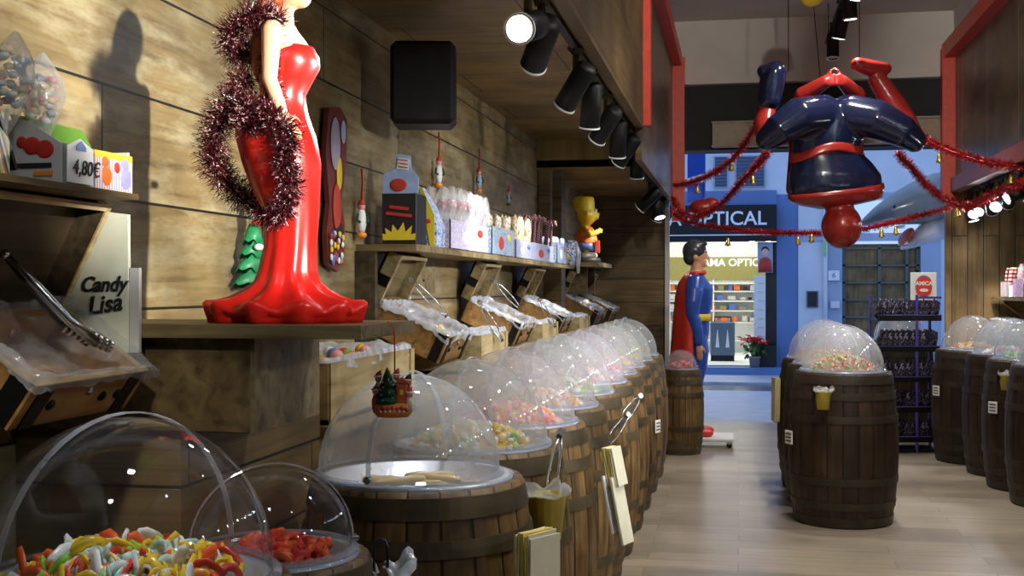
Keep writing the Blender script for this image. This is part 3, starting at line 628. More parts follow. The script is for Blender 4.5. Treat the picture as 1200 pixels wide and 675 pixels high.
def heap(name, loc, R, h, mats, n, size, label, cat='sweets', seed=1, kind='stuff', shape='ball'):
    r = random.Random(seed); mb = MB()
    mb.lathe([(R * math.cos(a), h * math.sin(a) * .8) for a in [PI / 2 * k / 5 for k in range(6)]], 20)
    for i in range(n):
        a = r.uniform(0, 6.28); q = math.sqrt(r.random()); z = h * (math.sqrt(max(0, 1 - q * q)) * .85 + .1)
        mb.mat(r.randrange(len(mats))); s = size * r.uniform(.7, 1.3); rot = (r.uniform(0, 3), r.uniform(0, 3), r.uniform(0, 3))
        c = (R * q * math.cos(a), R * q * math.sin(a), z)
        if shape == 'ball': mb.ball(c, (s, s * .8, s * .6), 7, 5, rot=rot)
        elif shape == 'ring':
            T = Matrix.Translation(c) @ Euler(rot).to_matrix().to_4x4(); mb.lathe([(s * (.75 + .33 * math.cos(b)), s * .33 * math.sin(b)) for b in [2 * PI * k / 5 for k in range(6)]], 9, T)
        else: mb.box(c, (s * 1.6, s, s * .8), rot, ch=s * .2)
    o = mb.build(name, mats, loc=loc); tag(o, label, cat, kind=kind); return o
def candy(n, c, rough=.25, sub=.35):
    return plain(n, c, rough, var=.1, scale=30)
G = dict(red=candy('gummy_red', (.72, .05, .03)), green=candy('gummy_green', (.25, .55, .05)), yellow=candy('gummy_yellow', (.78, .52, .03)), orange=candy('gummy_orange', (.80, .25, .03)),
         white=candy('gummy_white', (.78, .80, .74)), teal=candy('gummy_pale_green', (.50, .72, .58)), pink=candy('gummy_pink', (.80, .35, .38)), brown=candy('gummy_tan', (.58, .36, .14)), cream=candy('candy_cream', (.80, .62, .32)), coral=candy('gummy_coral', (.82, .13, .03)))
ROWX = -.87
proto_b = proto_d = proto_t = None
heaps = [None, ('yellow', 'cream', 'white', 'green'), ('orange', 'pink', 'cream', 'coral'), ('cream', 'white', 'orange'), ('green', 'white', 'pink'), ('pink', 'white', 'red'), ('red', 'pink', 'white'), ('cream', 'yellow'), ('green', 'yellow'), ('green', 'red')]
for k in range(10):
    y = 3.2 + .68 * k
    nm = ordn[k] if k else 'nearest'
    b = make_barrel((ROWX, y, 0), 'oak wine barrel, %s in the row of ten along the left aisle' % nm, proto=proto_b, group='barrels of the left row')
    proto_b = proto_b or b
    tz = HB - .002
    t = make_tray((ROWX, y, tz), 'round steel tray set in the top of the %s barrel of the left row' % nm, proto=proto_t, group='trays of the left row'); proto_t = proto_t or t
    d = make_dome((ROWX, y, tz + .012), 'clear dome lid on the %s barrel of the left row' % nm, proto=proto_d, rz=(-1.73, -1.62, -1.7, -1.55, -1.75, -1.6, -1.68, -1.5, -1.6, -1.66)[k], group='dome lids of the left row'); proto_d = proto_d or d
    if k == 0: d.location.x -= .025; d.scale = (1.0, 1.0, 1.05)
    if k and heaps[k]:
        heap('candy_heap', (ROWX, y, tz - .05), .205, .125, [G[c] for c in heaps[k]], 260 if k < 5 else 120, .016 if k < 5 else .02, '%s sweets heaped under the %s dome of the left row' % (['', 'yellow and cream', 'orange and pink', 'cream and white', 'green and white', 'pink', 'red', 'golden', 'lime', 'green and red'][k], nm), seed=k)
# sticks in the first tray
for i in range(16):
    a = rnd.uniform(0, 6.28); r = .15 * math.sqrt(rnd.random()); q = rnd.uniform(-.9, .5)
    c = Vector((ROWX + r * math.cos(a), 3.2 + r * math.sin(a), HB - .035 + .009 * (i % 4)))
    l = rnd.uniform(.05, .075); dv = Vector((math.cos(q), math.sin(q), rnd.uniform(-.06, .06))) * l
    if i == 0: stick = MB().tube([(-.06, 0, 0), (-.03, 0, .002), (0, 0, 0), (.03, 0, .002), (.06, 0, 0)], [.011, .013, .0125, .013, .011], 9, round_ends=True).build('candy_stick', G['cream']); o = stick
    else: o = stick.copy(); C.objects.link(o)
    o.location = c; o.rotation_euler = (0, rnd.uniform(-.08, .08), q); tag(o, 'stubby golden sugar stick lying in the steel tray of nearest left row barrel', 'sweet', 'golden sticks in the first tray')
# front barrel A and small keg C
AX, AY = -1.058, 1.935
make_barrel((AX, AY, 0), 'barrel at lower left corner carrying the largest-looking dome', proto=proto_b)
make_tray((AX, AY, tz), 'steel tray of gummy strips in the lower left corner barrel', proto=proto_t)
make_dome((AX, AY, tz + .012), 'large clear dome over gummy strips at lower left corner', mat='acrylic_near', rz=1.22, bands=1).scale = (1.03, 1.03, 1.09)
CX, CY = -1.02, 2.52
make_barrel((CX, CY, 0), 'small low keg tucked between the corner barrel and the left row', r0=.212, r1=.238, H=.865)
make_tray((CX, CY, .863), 'small steel tray of red sweets in the low keg', R=.19)
make_dome((CX, CY, .875), 'small clear dome over red gummies beside the corner dome', R=.177, mat='acrylic_near', rz=.55)
# gummy strips: individual wavy pieces
def strip_mesh(name, col, col2, seed):
    r = random.Random(seed); mb = MB(); n = 11; w = .009; Lh = .058
    ph = r.uniform(0, 6); amp = r.uniform(.008, .016); bend = r.uniform(-.02, .02)
    pts = [((i / (n - 1) * 2 - 1) * Lh, bend * (1 - (i / (n - 1) * 2 - 1) ** 2) * 2, amp * math.sin(ph + i * .95)) for i in range(n)]
    mb.mat(0).tube(pts, [w * .75] + [w] * (n - 2) + [w * .75], 8, sx=.45, round_ends=False)
    mb.mat(1).tube([(x, y + .0, z - .006) for x, y, z in pts], [w * .7] + [w * 1.02] * (n - 2) + [w * .7], 8, sx=.28)
    o = mb.build(name, [G[col], G[col2]]); return o
kinds = [('red', 'white'), ('green', 'white'), ('yellow', 'yellow'), ('orange', 'white'), ('teal', 'white'), ('coral', 'coral'), ('yellow', 'white'), ('white', 'teal')]
protos = {}
heap('candy_bed', (AX, AY, tz - .05), .212, .085, [G['orange'], G['white'], G['yellow'], G['green']], 120, .02, 'bed of mixed gummy pieces under the strips in the corner dome', seed=99)
for i in range(170):
    k = rnd.choice([0, 0, 1, 3, 4, 4, 5, 6, 6, 7, 7, 7, 2]); key = (k, rnd.randrange(2))
    if key not in protos: o = protos[key] = strip_mesh('gummy_strip', kinds[k][0], kinds[k][1], i)
    else: o = protos[key].copy(); C.objects.link(o)
    a = rnd.uniform(0, 6.28); q = math.sqrt(rnd.random()) * .80
    z = tz - .045 + .095 * math.sqrt(1 - q * q * .98) + rnd.uniform(-.012, .012)
    o.location = (AX + .212 * q * math.cos(a), AY + .212 * q * math.sin(a), z); o.rotation_euler = (rnd.uniform(-.5, .5), rnd.uniform(-.4, .4), rnd.uniform(0, 6.28))
    a_, b_ = kinds[k]; nm = a_ if a_ == b_ else '%s and %s' % (a_, b_)
    nm = nm.replace('teal', 'pale green'); tag(o, '%s wavy gummy strip in the heap under the corner dome' % nm, 'gummy', '%s gummy strips in the corner dome' % nm)
rp = None
for i in range(90):
    if rp is None:
        mb = MB(); mb.lathe([(.012 + .007 * math.cos(b), .007 * math.sin(b)) for b in [2 * PI * k / 7 for k in range(8)]], 12); mb.ball((.014, 0, .004), .008, 8, 6); rp = [mb.build('red_gummy', G['coral'])]; o = rp[0]
    elif len(rp) < 2: mb = MB().lathe([(.012 + .007 * math.cos(b), .007 * math.sin(b)) for b in [2 * PI * k / 7 for k in range(8)]], 12); rp.append(mb.build('red_gummy', G['red'])); o = rp[1]
    else: o = rnd.choice(rp).copy(); C.objects.link(o)
    a = rnd.uniform(0, 6.28); q = math.sqrt(rnd.random()) * .9
    o.location = (CX + .14 * q * math.cos(a), CY + .14 * q * math.sin(a), .863 - .03 + .055 * math.sqrt(1 - q * q) + rnd.uniform(-.01, .012)); o.rotation_euler = (rnd.uniform(-1, 1), rnd.uniform(-1, 1), 0); o.scale = (1.25,) * 3
    tag(o, 'bright red gummy ring in the heap under the small dome', 'gummy', 'red gummies in the small keg')
# far keg beside cloaked figure
KX, KY = -.50, 10.68
make_barrel((KX, KY, 0), 'narrow barrel standing in front of the red cloaked figure', r0=.17, r1=.205, H=.745)
make_tray((KX, KY, .743), 'steel tray in the narrow barrel before the cloaked figure', R=.152)
make_dome((KX, KY, .755), 'small clear dome over red sweets before the cloaked figure', R=.14)
heap('candy_heap', (KX, KY, .71), .11, .10, [G['red'], G['pink'], G['coral']], 60, .018, 'red sweets under the small dome before the cloaked figure', seed=31)
# middle row
MX = .645
MB_proto = None
for k, y in enumerate((7.76, 8.44, 9.12)):
    nm = ['front', 'middle', 'rear'][k]
    b = make_barrel((MX - .012 * k, y, 0), 'dark oak barrel, %s of the three free-standing in the aisle' % nm, r0=.292, r1=.336, mats=('stave_dark', 'hoop_dark'), proto=MB_proto, group='barrels standing in the aisle'); MB_proto = MB_proto or b
    make_tray((MX - .012 * k, y, tz), 'steel tray in the %s barrel of the aisle trio' % nm, proto=proto_t)
    make_dome((MX - .012 * k, y, tz + .012), 'clear dome lid on the %s barrel of the aisle trio' % nm, proto=proto_d, rz=(-.5, -.9, -.8)[k])
    heap('candy_heap', (MX - .012 * k, y, tz - .045), .212, .15, [G[c] for c in ('brown', 'pink', 'cream', 'green', 'red', 'teal', 'brown')], 420 if k == 0 else 120, .0135, 'multicoloured small sweets heaped in the %s barrel of the aisle trio' % nm, seed=40 + k, shape='box')
# right row
for k, (x, y) in enumerate(((1.95, 10.65), (2.08, 9.96), (2.10, 9.28), (2.12, 8.6), (2.13, 7.92))):
    nm = ['farthest', 'second farthest', 'middle', 'second nearest', 'nearest'][k]
    make_barrel((x, y, 0), 'dark oak barrel, %s in the row by the right wall' % nm, proto=MB_proto, group='barrels of the right row')
    make_tray((x, y, tz), 'steel tray in the %s barrel of the right row' % nm, proto=proto_t, group='trays of the right row')
    make_dome((x, y, tz + .012), 'clear dome lid on the %s barrel of the right row' % nm, proto=proto_d, rz=-.8 + .2 * k, group='dome lids of the right row')
    heap('candy_heap', (x, y, tz - .05), .2, .11, [[G['brown'], G['orange'], G['cream']], [G['teal'], G['pink'], G['white']], [G['teal'], G['green'], G['white']], [G['white'], G['pink']], [G['white']]][k], 150, .018, '%s sweets under the %s dome of the right row' % (['tan and orange', 'pale green and pink', 'mint and white', 'white and pink', 'white'][k], nm), seed=60 + k)
make_barrel((1.60, 12.55, 0), 'dark barrel behind the snack rack near the street door', proto=MB_proto)
make_dome((1.60, 12.55, tz + .012), 'clear dome lid showing behind the snack rack', proto=proto_d, rz=.4)
make_tray((1.60, 12.55, tz), 'steel tray in the barrel behind the snack rack', proto=proto_t)

# ------------------------------------------------------------------ things hung on the barrels
def crumple(R, z0, h, seed, n=28, m=5, out=.02):
    r = random.Random(seed); mb = MB(); ph = [r.uniform(0, 6.28) for _ in range(6)]
    def fn(p, an):
        t = (p.z - z0) / h
        k = 1 + t * (.10 * math.sin(5 * an + ph[0]) + .07 * math.sin(9 * an + ph[1]) + .05 * math.sin(14 * an + ph[2] + 3 * t))
        return Vector((p.x * k, p.y * k, p.z + t * .35 * h * (math.sin(4 * an + ph[3]) + .6 * math.sin(7 * an + ph[4]))))
    return mb.lathe([(R + out * math.sin(PI * i / m) * .8 + out * i / m, z0 + h * i / m) for i in range(m + 1)], n * 2, fn=fn)
def bucket(loc, label, s=1.0, liner=True, tilt=0):
    t = thing('gold_bucket', label, 'bucket', loc, 0)
    def flute(p, an): k = 1 + .012 * math.cos(16 * an); return Vector((p.x * k, p.y * k, p.z))
    MB().lathe([(0, 0), (.042 * s, 0), (.056 * s, .12 * s), (.060 * s, .124 * s), (.060 * s, .130 * s), (.053 * s, .128 * s), (.040 * s, .006), (0, .006)], 64, fn=flute).build('pail', M['gold'], t)
    MB().box((-.062 * s, .0, .10 * s), (.012, .03, .03)).box((-.072 * s, 0, .09 * s), (.012, .012, .06)).build('hook', M['iron'], t)
    if liner:
        o = crumple(.054 * s, loc[2] + .118 * s, .032 * s, int(loc[1] * 100), 20, 5, .010).build('bucket_liner', M['film_thick']); o.location = (loc[0], loc[1], 0)
        tag(o, 'crumpled plastic liner spilling from the %s' % label[:40].replace(' hung', ''), 'plastic liner')
    return t
def tongs(loc, rot, L_, label, spread=.035):
    t = thing('serving_tongs', label, 'tongs', loc, rot=rot)
    for s in (-1, 1):
        MB().tube([(0, 0, 0), (s * spread * .55, 0, -L_ * .2), (s * spread * .8, 0, -L_ * .6), (s * spread * .45, 0, -L_ * .92), (s * spread * .2, 0, -L_)], [.008, .010, .010, .014, .018], 8, sx=.35).build('arm', M['steel'], t)
    MB().cyl((0, -.012, 0), (0, .012, 0), .013, seg=14).build('pivot', M['steel'], t); return t
bucket((-.545, 3.42, .735), 'gold pail with plastic hung between the first two left barrels', 1.0)
tongs((-.535, 3.62, 1.015), (-.55, .35, .4), .27, 'chrome tongs standing in the gold pail by the first left barrels', .02)
tongs((-.505, 5.55, .87), (-.5, .75, .3), .2, 'chrome tongs sticking out beside the fourth left barrel', .025)
tongs((-.50, 6.2, .90), (-.4, .75, .3), .2, 'chrome tongs sticking out beside the fifth left barrel', .03)
bucket((.50, 7.36, .735), 'gold pail hung on the front barrel of the aisle trio', .85)
bucket((1.86, 8.93, .74), 'gold pail hung on the middle barrel of the right row', .85)
def bag_bundle(loc, rz, label, n=7, h=.21, w=.115, front=None, rot=None):
    t = thing('paper_bag_bundle', label, 'paper bags', loc, rz)
    if rot: t.rotation_euler = rot
    for i in range(n):
        MB().box((0, -.004 - i * .008, -h / 2 + rnd.uniform(-.008, .008)), (w * (1 if i % 3 else .96), .005, h), (rnd.uniform(-.02, .02), rnd.uniform(-.03, .03), 0), ch=.001).build('paper_bag', M['yellow_paper'] if (i < n - 2 and i % 2 == 0) or i == n - 3 else M['cream_paper'], t)
    MB().box((0, .004, -.02), (.03, .012, .03)).build('hook', M['iron'], t); return t
bag_bundle((-.535, 3.03, .835), 1.05, 'bundle of yellow and cream paper bags on the nearest left barrel', 8, .23, .12)
bag_bundle((-.512, 4.62, .835), 1.25, 'yellow bags in a white paper holder on the third left barrel', 7, .15, .09, rot=(-.2, 0, 1.25))
hb = thing('paper_holder', 'long white paper holder below yellow bags on the third left barrel', 'holder', (-.49, 4.60, .72), 1.25)
hb.rotation_euler = (-.2, 0, 1.25)
MB().box((0, -.03, -.12), (.10, .012, .26), (.0, 0, 0), ch=.002).build('front_flap', M['cream_paper'], hb); MB().box((0, .002, -.09), (.10, .008, .22)).build('back_flap', M['white'], hb); MB().box((.05, -.014, -.1), (.006, .03, .22)).build('side_flap', M['white'], hb)
bag_bundle((.29, 8.98, .80), -1.3, 'cream paper bags hung on the rear barrel of the aisle trio', 5, .32, .10)
def price_tag(loc, rz, label):
    t = thing('price_tag', label, 'tag', loc, rz); MB().box((0, 0, 0), (.075, .006, .085), ch=.002).build('card', M['white'], t)
    for k in range(3): MB().box((.0, -.004, .022 - .022 * k), (.05, .003, .008)).build('dark_line', M['ink'], t)
    MB().tube([(0, 0, .042), (0, .004, .09)], .002, 5).build('string', M['iron'], t); return t
price_tag((.31, 7.64, .53), -1.0, 'white tag on the front barrel of the aisle trio')
price_tag((1.63, 10.50, .60), -.95, 'white tag on the farthest barrel of the right row')
price_tag((1.80, 9.09, .60), -.85, 'white tag on the middle barrel of the right row')
price_tag((-.52, 7.9, .55), 1.2, 'white tag hung low on the eighth barrel of the left row')
# bent steel handle with knotted plastic by the keg
th = thing('tongs_handle_loop', 'bent steel handle tied with white plastic beside the low keg', 'handle', (-.80, 2.62, .83))
MB().tube([(-.016, 0, -.2), (-.016, 0, .04), (-.010, 0, .054), (.0, 0, .058), (.010, 0, .054), (.016, 0, .04), (.016, 0, -.2)], .0035, 7).build('wire', M['dark_steel'], th)
kn = MB(); r = random.Random(4)
for s in (-1, 1):
    prof = []
    kn.loft([(s * (.012 + .06 * t), 0, -.012 + .012 * math.sin(9 * t + s) - .0 * t, .006 + .0 * t, .006 + .030 * t) for t in [k / 6 for k in range(7)]], 18, fn=lambda p, an, i, z, cx, cy_: Vector((cx + .008 * math.sin(3 * an), (p.y) * (1 + .2 * math.sin(5 * an)), z + (.006 + .005 * i) * math.sin(an) * (1 + .35 * math.sin(6 * an)))), caps=False)
kn.build('knotted_plastic', M['film_thick'], th)
# ------------------------------------------------------------------ wall counter, shelves
ct = thing('wall_counter', 'long low plank counter along the left wall behind the barrels', 'counter', (0, 0, 0))
box(-1.68, -1.23, 3.50, 10.3, 1.00, 1.035).build('counter_top', M['board'], ct); box(-1.68, -1.26, 2.56, 3.49, 1.0, 1.13).build('raised_end', M['counter'], ct); box(-1.68, -1.26, 2.56, 10.3, 0, 1.00).build('plank_front', M['counter'], ct)
c2 = thing('wall_counter', 'short plank counter beyond the wall post under the far chests', 'counter', (0, 0, 0)); box(-1.68, -1.23, 10.64, 13.3, 1.00, 1.035).build('counter_top', M['board'], c2); box(-1.68, -1.26, 10.64, 13.3, 0, 1.00).build('plank_front', M['counter'], c2)
us = thing('candy_shelf', 'long narrow shelf of sweets boxes on the left wall above open chests', 'shelf', (0, 0, 0))
box(-1.68, -1.40, 5.12, 10.3, 1.625, 1.655).build('shelf_board', M['board'], us); box(-1.68, -1.585, 5.10, 5.14, 1.04, 1.625).build('end_panel', M['crate_in'], us)
fs = thing('figurine_shelf', 'small wooden shelf holding the yellow toy figure', 'shelf', (0, 0, 0))
box(-1.68, -1.26, 10.95, 12.1, 1.66, 1.70).build('shelf_board', M['board'], fs); box(-1.68, -1.4, 11.2, 11.24, 1.4, 1.66).build('bracket', M['plinthw'], fs); box(-1.68, -1.4, 11.8, 11.84, 1.4, 1.66).build('bracket', M['plinthw'], fs)
fs = thing('chest_shelf', 'dark upper shelf holding sweets cartons over the open chest at left', 'shelf', (0, 0, 0))
box(-1.68, -1.29, 1.45, 2.42, 1.652, 1.665).build('shelf_board', M['plinthw'], fs)
# plinth the gowned statue stands on
pt = thing('statue_plinth', 'wooden box plinth with overhanging board under the gowned statue', 'plinth', (0, 0, 0))
MB().box((-1.38, 2.75, 1.24), (.60, .44, .215), ch=.003).build('box_body', M['plinthw'], pt); box(-1.68, -.805, 2.49, 2.93, 1.348, 1.378).build('top_board', M['board'], pt)
box(-1.085, -1.070, 2.535, 2.96, 1.132, 1.346).build('side_board', M['board'], pt)
# ------------------------------------------------------------------ tilted open chests
def chest(x, y0, y1, z, dep, beta, lid, la, label, hgt=.10, liner=None, mats=('crate', 'crate_in'), lid_th=.07):
    t = thing('open_chest', label, 'chest', (x, (y0 + y1) / 2, z)); Ly = y1 - y0; b = math.radians(beta)
    R = Matrix.Rotation(b, 4, 'Y')     # local x runs along the rim, tilted down to the aisle; local z is out of the mouth
    def bx(c, s, ch=.002): return MB().box(c, s, M=R, ch=ch)
    w = .014
    body = MB()
    body.box((w / 2, 0, -hgt / 2), (w, Ly, hgt), M=R); body.box((dep - w / 2, 0, -hgt / 2), (w, Ly, hgt), M=R)
    for s in (-1, 1): body.box((dep / 2, s * (Ly / 2 - w / 2), -hgt / 2), (dep - 2 * w, w, hgt), M=R)
    body.box((dep / 2, 0, -hgt + w / 2), (dep, Ly - .002, w), M=R); body.build('box_body', M[mats[0]], t)
    rim = MB(); e = .004
    rim.box((dep - w / 2, 0, e / 2), (w + .002, Ly + .002, e), M=R)
    for s in (-1, 1): rim.box((dep / 2, s * (Ly / 2 - w / 2), e / 2), (dep, w + .002, e), M=R)
    rim.build('pale_rim', M['edge'], t)
    for s in (-1, 1):
        MB().box((dep + .002, s * (Ly / 2 - .05), -hgt / 2), (.004, .045, hgt), M=R).build('iron_strap', M['iron'], t); MB().box((dep - .03, s * (Ly / 2 + .002), -hgt / 2), (.045, .004, hgt + .001), M=R).build('iron_strap', M['iron'], t)
    for yy in (-.28 * Ly, .16 * Ly, .30 * Ly): MB().ball((0, 0, 0), (.007, .012, .012), 10, 6, M=R @ Matrix.Translation((dep + .002, yy, -hgt * .5))).build('stud', M['iron'], t)
    MB().ball((0, 0, 0), (.008, .010, .010), 10, 6, M=R @ Matrix.Translation((dep + .002, 0, -hgt * .28))).build('latch', M['steel'], t)
    # lid: a shallow box hinged at the back, open towards the aisle
    a = math.radians(la); RL = Matrix.Rotation(-a, 4, 'Y')   # local x runs up the lid, local z faces away from the aisle
    ld = MB()
    ld.box((lid / 2, 0, lid_th - .006), (lid, Ly, .012), M=RL)
    for s in (-1, 1): ld.box((lid / 2, s * (Ly / 2 - w / 2), lid_th / 2), (lid, w, lid_th), M=RL)
    ld.box((lid - w / 2, 0, lid_th / 2), (w, Ly - 2 * w, lid_th), M=RL); ld.box((w / 2, 0, lid_th / 2), (w, Ly - 2 * w, lid_th), M=RL)
    lo = ld.build('lid', M[mats[1]], t)
    rm = MB()
    for s in (-1, 1): rm.box((lid / 2, s * (Ly / 2 - w / 2), -.002), (lid, w + .002, .004), M=RL)
    rm.box((lid - w / 2, 0, -.002), (w + .002, Ly, .004), M=RL); rm.build('lid_edge', M['edge'], lo)
    for s in (-1, 1): MB().box((lid * .45, s * (Ly / 2 + .002), lid_th / 2), (.05, .004, lid_th), M=RL).build('iron_strap', M['iron'], lo)
    m = MB(); m.cyl((lid - .03, -.05, lid_th * .5), (lid - .03, .05, lid_th * .5), .006, seg=10); 
    return t, R
def liner_sheet(t_loc, R, dep, Ly, label, seed, droop=.10, mat='film', far_out=.10, fill=True):
    # a crumpled plastic sheet that lines the box and folds out over its rim
    r = random.Random(seed); n = 34; vs = []; fs = []
    off = Vector((r.uniform(0, 50), r.uniform(0, 50), r.uniform(0, 50)))
    for i in range(n + 1):
        for j in range(n + 1):
            u = i / n * 2 - 1; v = j / n * 2 - 1
            d = max(abs(u), abs(v)); ins = .74
            if d <= ins:
                x = dep / 2 + u / ins * dep * .47; y = v / ins * Ly * .47; z = -.052 + .055 * (d / ins) ** 3
            else:
                s = (d - ins) / (1 - ins); k = d / ins
                x = dep / 2 + u / k / ins * dep * .47; y = v / k / ins * Ly * .47; z = .008 + .018 * math.sin(s * PI)
                ox, oy = (u / d, v / d)
                outx = far_out * s * (.3 if ox > 0 else .15)
                x += (abs(ox) ** 3) * (1 if ox > 0 else -1) * outx; y += (abs(oy) ** 3) * (1 if oy > 0 else -1) * far_out * (1.0 if oy > 0 else .4) * s
                z -= droop * s * s * (max(0, ox) ** 2 * .6 + abs(oy) ** 2 * .25)
            nz = mnoise.fractal(Vector((u * 4, v * 4, 0)) + off, 1.0, 2.0, 4)
            z += nz * .014; x += .010 * mnoise.noise(Vector((u * 5, v * 5, 9)) + off)
            vs.append(R @ Vector((x, y, z)))
    for i in range(n):
        for j in range(n): fs.append((i * (n + 1) + j, (i + 1) * (n + 1) + j, (i + 1) * (n + 1) + j + 1, i * (n + 1) + j + 1))
    mb = MB(); mb.add(vs, fs, True); o = mb.build('plastic_liner', M[mat], loc=t_loc); tag(o, label, 'plastic liner'); return o
chests = [ # x, y0, y1, z, depth, beta, lid, lid angle, words
    (-1.492, 2.02, 2.455, 1.418, .25, 35, .255, 63, 'at far left under the sweets cartons'),
    (-1.60, 5.20, 5.66, 1.385, .36, 24, .245, 64, 'nearest under the long sweets shelf'),
    (-1.60, 7.05, 7.52, 1.385, .36, 24, .245, 64, 'second under the long sweets shelf'),
    (-1.60, 8.85, 9.32, 1.385, .36, 24, .245, 64, 'third under the long sweets shelf'),
    (-1.60, 11.1, 11.6, 1.385, .36, 24, .245, 64, 'below the yellow toy figure'),
    (-1.60, 12.4, 12.9, 1.385, .36, 24, .245, 64, 'farthest along the left wall')]
M['crate_lidin'] = wood('lid_inside', (.30, .23, .11), (.38, .30, .16), (.16, .11, .05), 1)
for i, (x, y0, y1, z, dep, be, lid, la, wd) in enumerate(chests):
    t, R = chest(x, y0, y1, z, dep, be, lid, la, 'tilted wooden chest with open lid, ' + wd, hgt=.10 if i == 0 else .13, mats=('crate', 'crate_in' if i == 0 else 'crate_lidin'))
    t['group'] = 'open chests on the left wall'
    liner_sheet((x, (y0 + y1) / 2, z), R, dep, y1 - y0, 'crumpled clear plastic lining the open chest ' + wd, i + 3, .02 if i == 0 else .05, 'film' if i == 0 else 'film_thick', .05 if i else .06)
    if i:
        mb = MB()
        box(-.30, .0, -(y1 - y0) / 2 + .05, (y1 - y0) / 2 - .05, -.16, -.13, mb)
    if i in (1, 2, 3, 4, 5): heap('chest_sweets', (x + .14, (y0 + y1) / 2, z - .155), .12, .06, [G['white'], G['cream'], G['pink']], 30, .02, 'pale wrapped sweets in the open chest ' + wd, seed=80 + i)
# big ribbed tongs in the near chest
tg = thing('ribbed_tongs', 'large chrome tongs with ribbed claw lying in the far left chest', 'tongs', (-1.36, 2.28, 1.368), rot=(.0, .0, 0))
d0 = Vector((-.085, -.115, .16))
for s in (-1, 1):
    o_ = Vector((.010 * s, -.006 * s, 0)); MB().tube([d0 + o_ * .3, d0 * .6 + o_ * 1.3, d0 * .15 + o_ * 1.6, Vector((.02, .035, -.022)) + o_ * 1.2], [.007, .009, .010, .013], 8, sx=.5).build('arm', M['steel' if s > 0 else 'dark_steel'], tg)
mb = MB()
for k in range(9): c = Vector((-.012 + .007 * k, -.02 + .010 * k, .014 - .0058 * k)); mb.cyl(c - Vector((.011, .011, -.004)) * .0 + Vector((-.004, -.006, .003)) * .4, c + Vector((.004, .006, -.003)) * .4, .0165 - .0006 * abs(k - 3), seg=14)
mb.build('ribbed_claw', M['steel'], tg)
MB().ball(d0, .010, 10, 8).build('hinge', M['steel'], tg)
# long scoops and tongs standing in the far chests
tongs((-1.47, 5.28, 1.50), (.2, -.75, .2), .24, 'steel tongs standing in the nearest chest under the sweets shelf', .02)
tongs((-1.30, 5.98, 1.385), (.25, -.55, .3), .24, 'steel tongs leaning in the pale crate beyond the nearest chest', .02)
tongs((-1.46, 7.16, 1.50), (.2, -.75, .2), .22, 'steel tongs standing in the second chest under the sweets shelf', .02)
tongs((-1.30, 7.86, 1.38), (.25, -.55, .3), .22, 'steel tongs leaning in the pale crate beyond the second chest', .02)
# pale open crates on the counter
def crate(y0, y1, label, ll, seed, x0=-1.64, x1=-1.245, z0=1.036, h=.19):
    t = thing('pale_crate', label, 'crate', ((x0 + x1) / 2, (y0 + y1) / 2, z0), group='pale crates on the counter'); X = x1 - x0; Y = y1 - y0; w = .016
    m = MB()
    for s in (-1, 1): m.box((s * (X / 2 - w / 2), 0, h / 2), (w, Y, h)); m.box((0, s * (Y / 2 - w / 2), h / 2), (X - 2 * w, w, h))
    m.box((0, 0, w / 2), (X, Y, w)); m.build('crate_body', M['crate_pale'], t)
    for s in (-1, 1): MB().box((X / 2 + .004, s * (Y / 2 - .03), h / 2), (.008, .05, h)).build('corner_batten', M['crate_pale'], t)
    liner_sheet(((x0 + x1) / 2 - X / 2, (y0 + y1) / 2, z0 + h), Matrix.Identity(4), X, Y, ll, seed, .05, 'film_thick', .035); return t
crate(3.52, 4.50, 'long pale wooden crate beside the plinth behind the front domes', 'plastic sheet over the long pale crate beside the plinth', 21)
crate(5.72, 6.42, 'pale wooden crate just beyond the nearest tilted chest', 'plastic sheet bulging from the pale crate beyond the nearest chest', 22)
crate(7.58, 8.28, 'pale wooden crate just beyond the second tilted chest', 'plastic sheet in the pale crate beyond the second chest', 23)
crate(9.40, 10.1, 'pale wooden crate just beyond the third tilted chest', 'plastic sheet in the pale crate beyond the third chest', 24)
for i in range(14):
    cc = ['red', 'yellow', 'orange', 'white', 'green', 'pink'][i % 6] if i % 7 else 'blue'
    o = MB().ball((0, 0, 0), .024, 12, 8).build('candy_ball', G[cc] if cc != 'blue' else M['toy_blue']); o.location = (-1.44 + .05 * (i % 3), 3.62 + .052 * i, 1.215 + .012 * (i % 2)); tag(o, '%s candy ball on the plastic in the long pale crate' % cc, 'sweet', '%s balls in the long crate' % cc)
for y, lab in ((5.9, 'nearest'), (7.75, 'second')):
    t = thing('price_card', 'white price card clipped to the wall beyond the %s tilted chest' % lab, 'tag', (-1.655, y, 1.44)); MB().box((0, 0, 0), (.006, .07, .15), ch=.001).build('card', M['white'], t)
    for k in range(4): MB().box((.004, 0, .05 - .03 * k), (.003, .045, .009)).build('blue_line', M['toy_blue'], t)
# wooden planks on the wall behind the crates
t = thing('wall_batten', 'short wooden board fixed to the wall above the nearest pale crate', 'board', (-1.66, 6.15, 1.5)); MB().box((0, 0, 0), (.03, .5, .14), ch=.003).build('board', M['board'], t); MB().ball((.016, 0, 0), .008, 8, 6).build('screw', M['iron'], t)

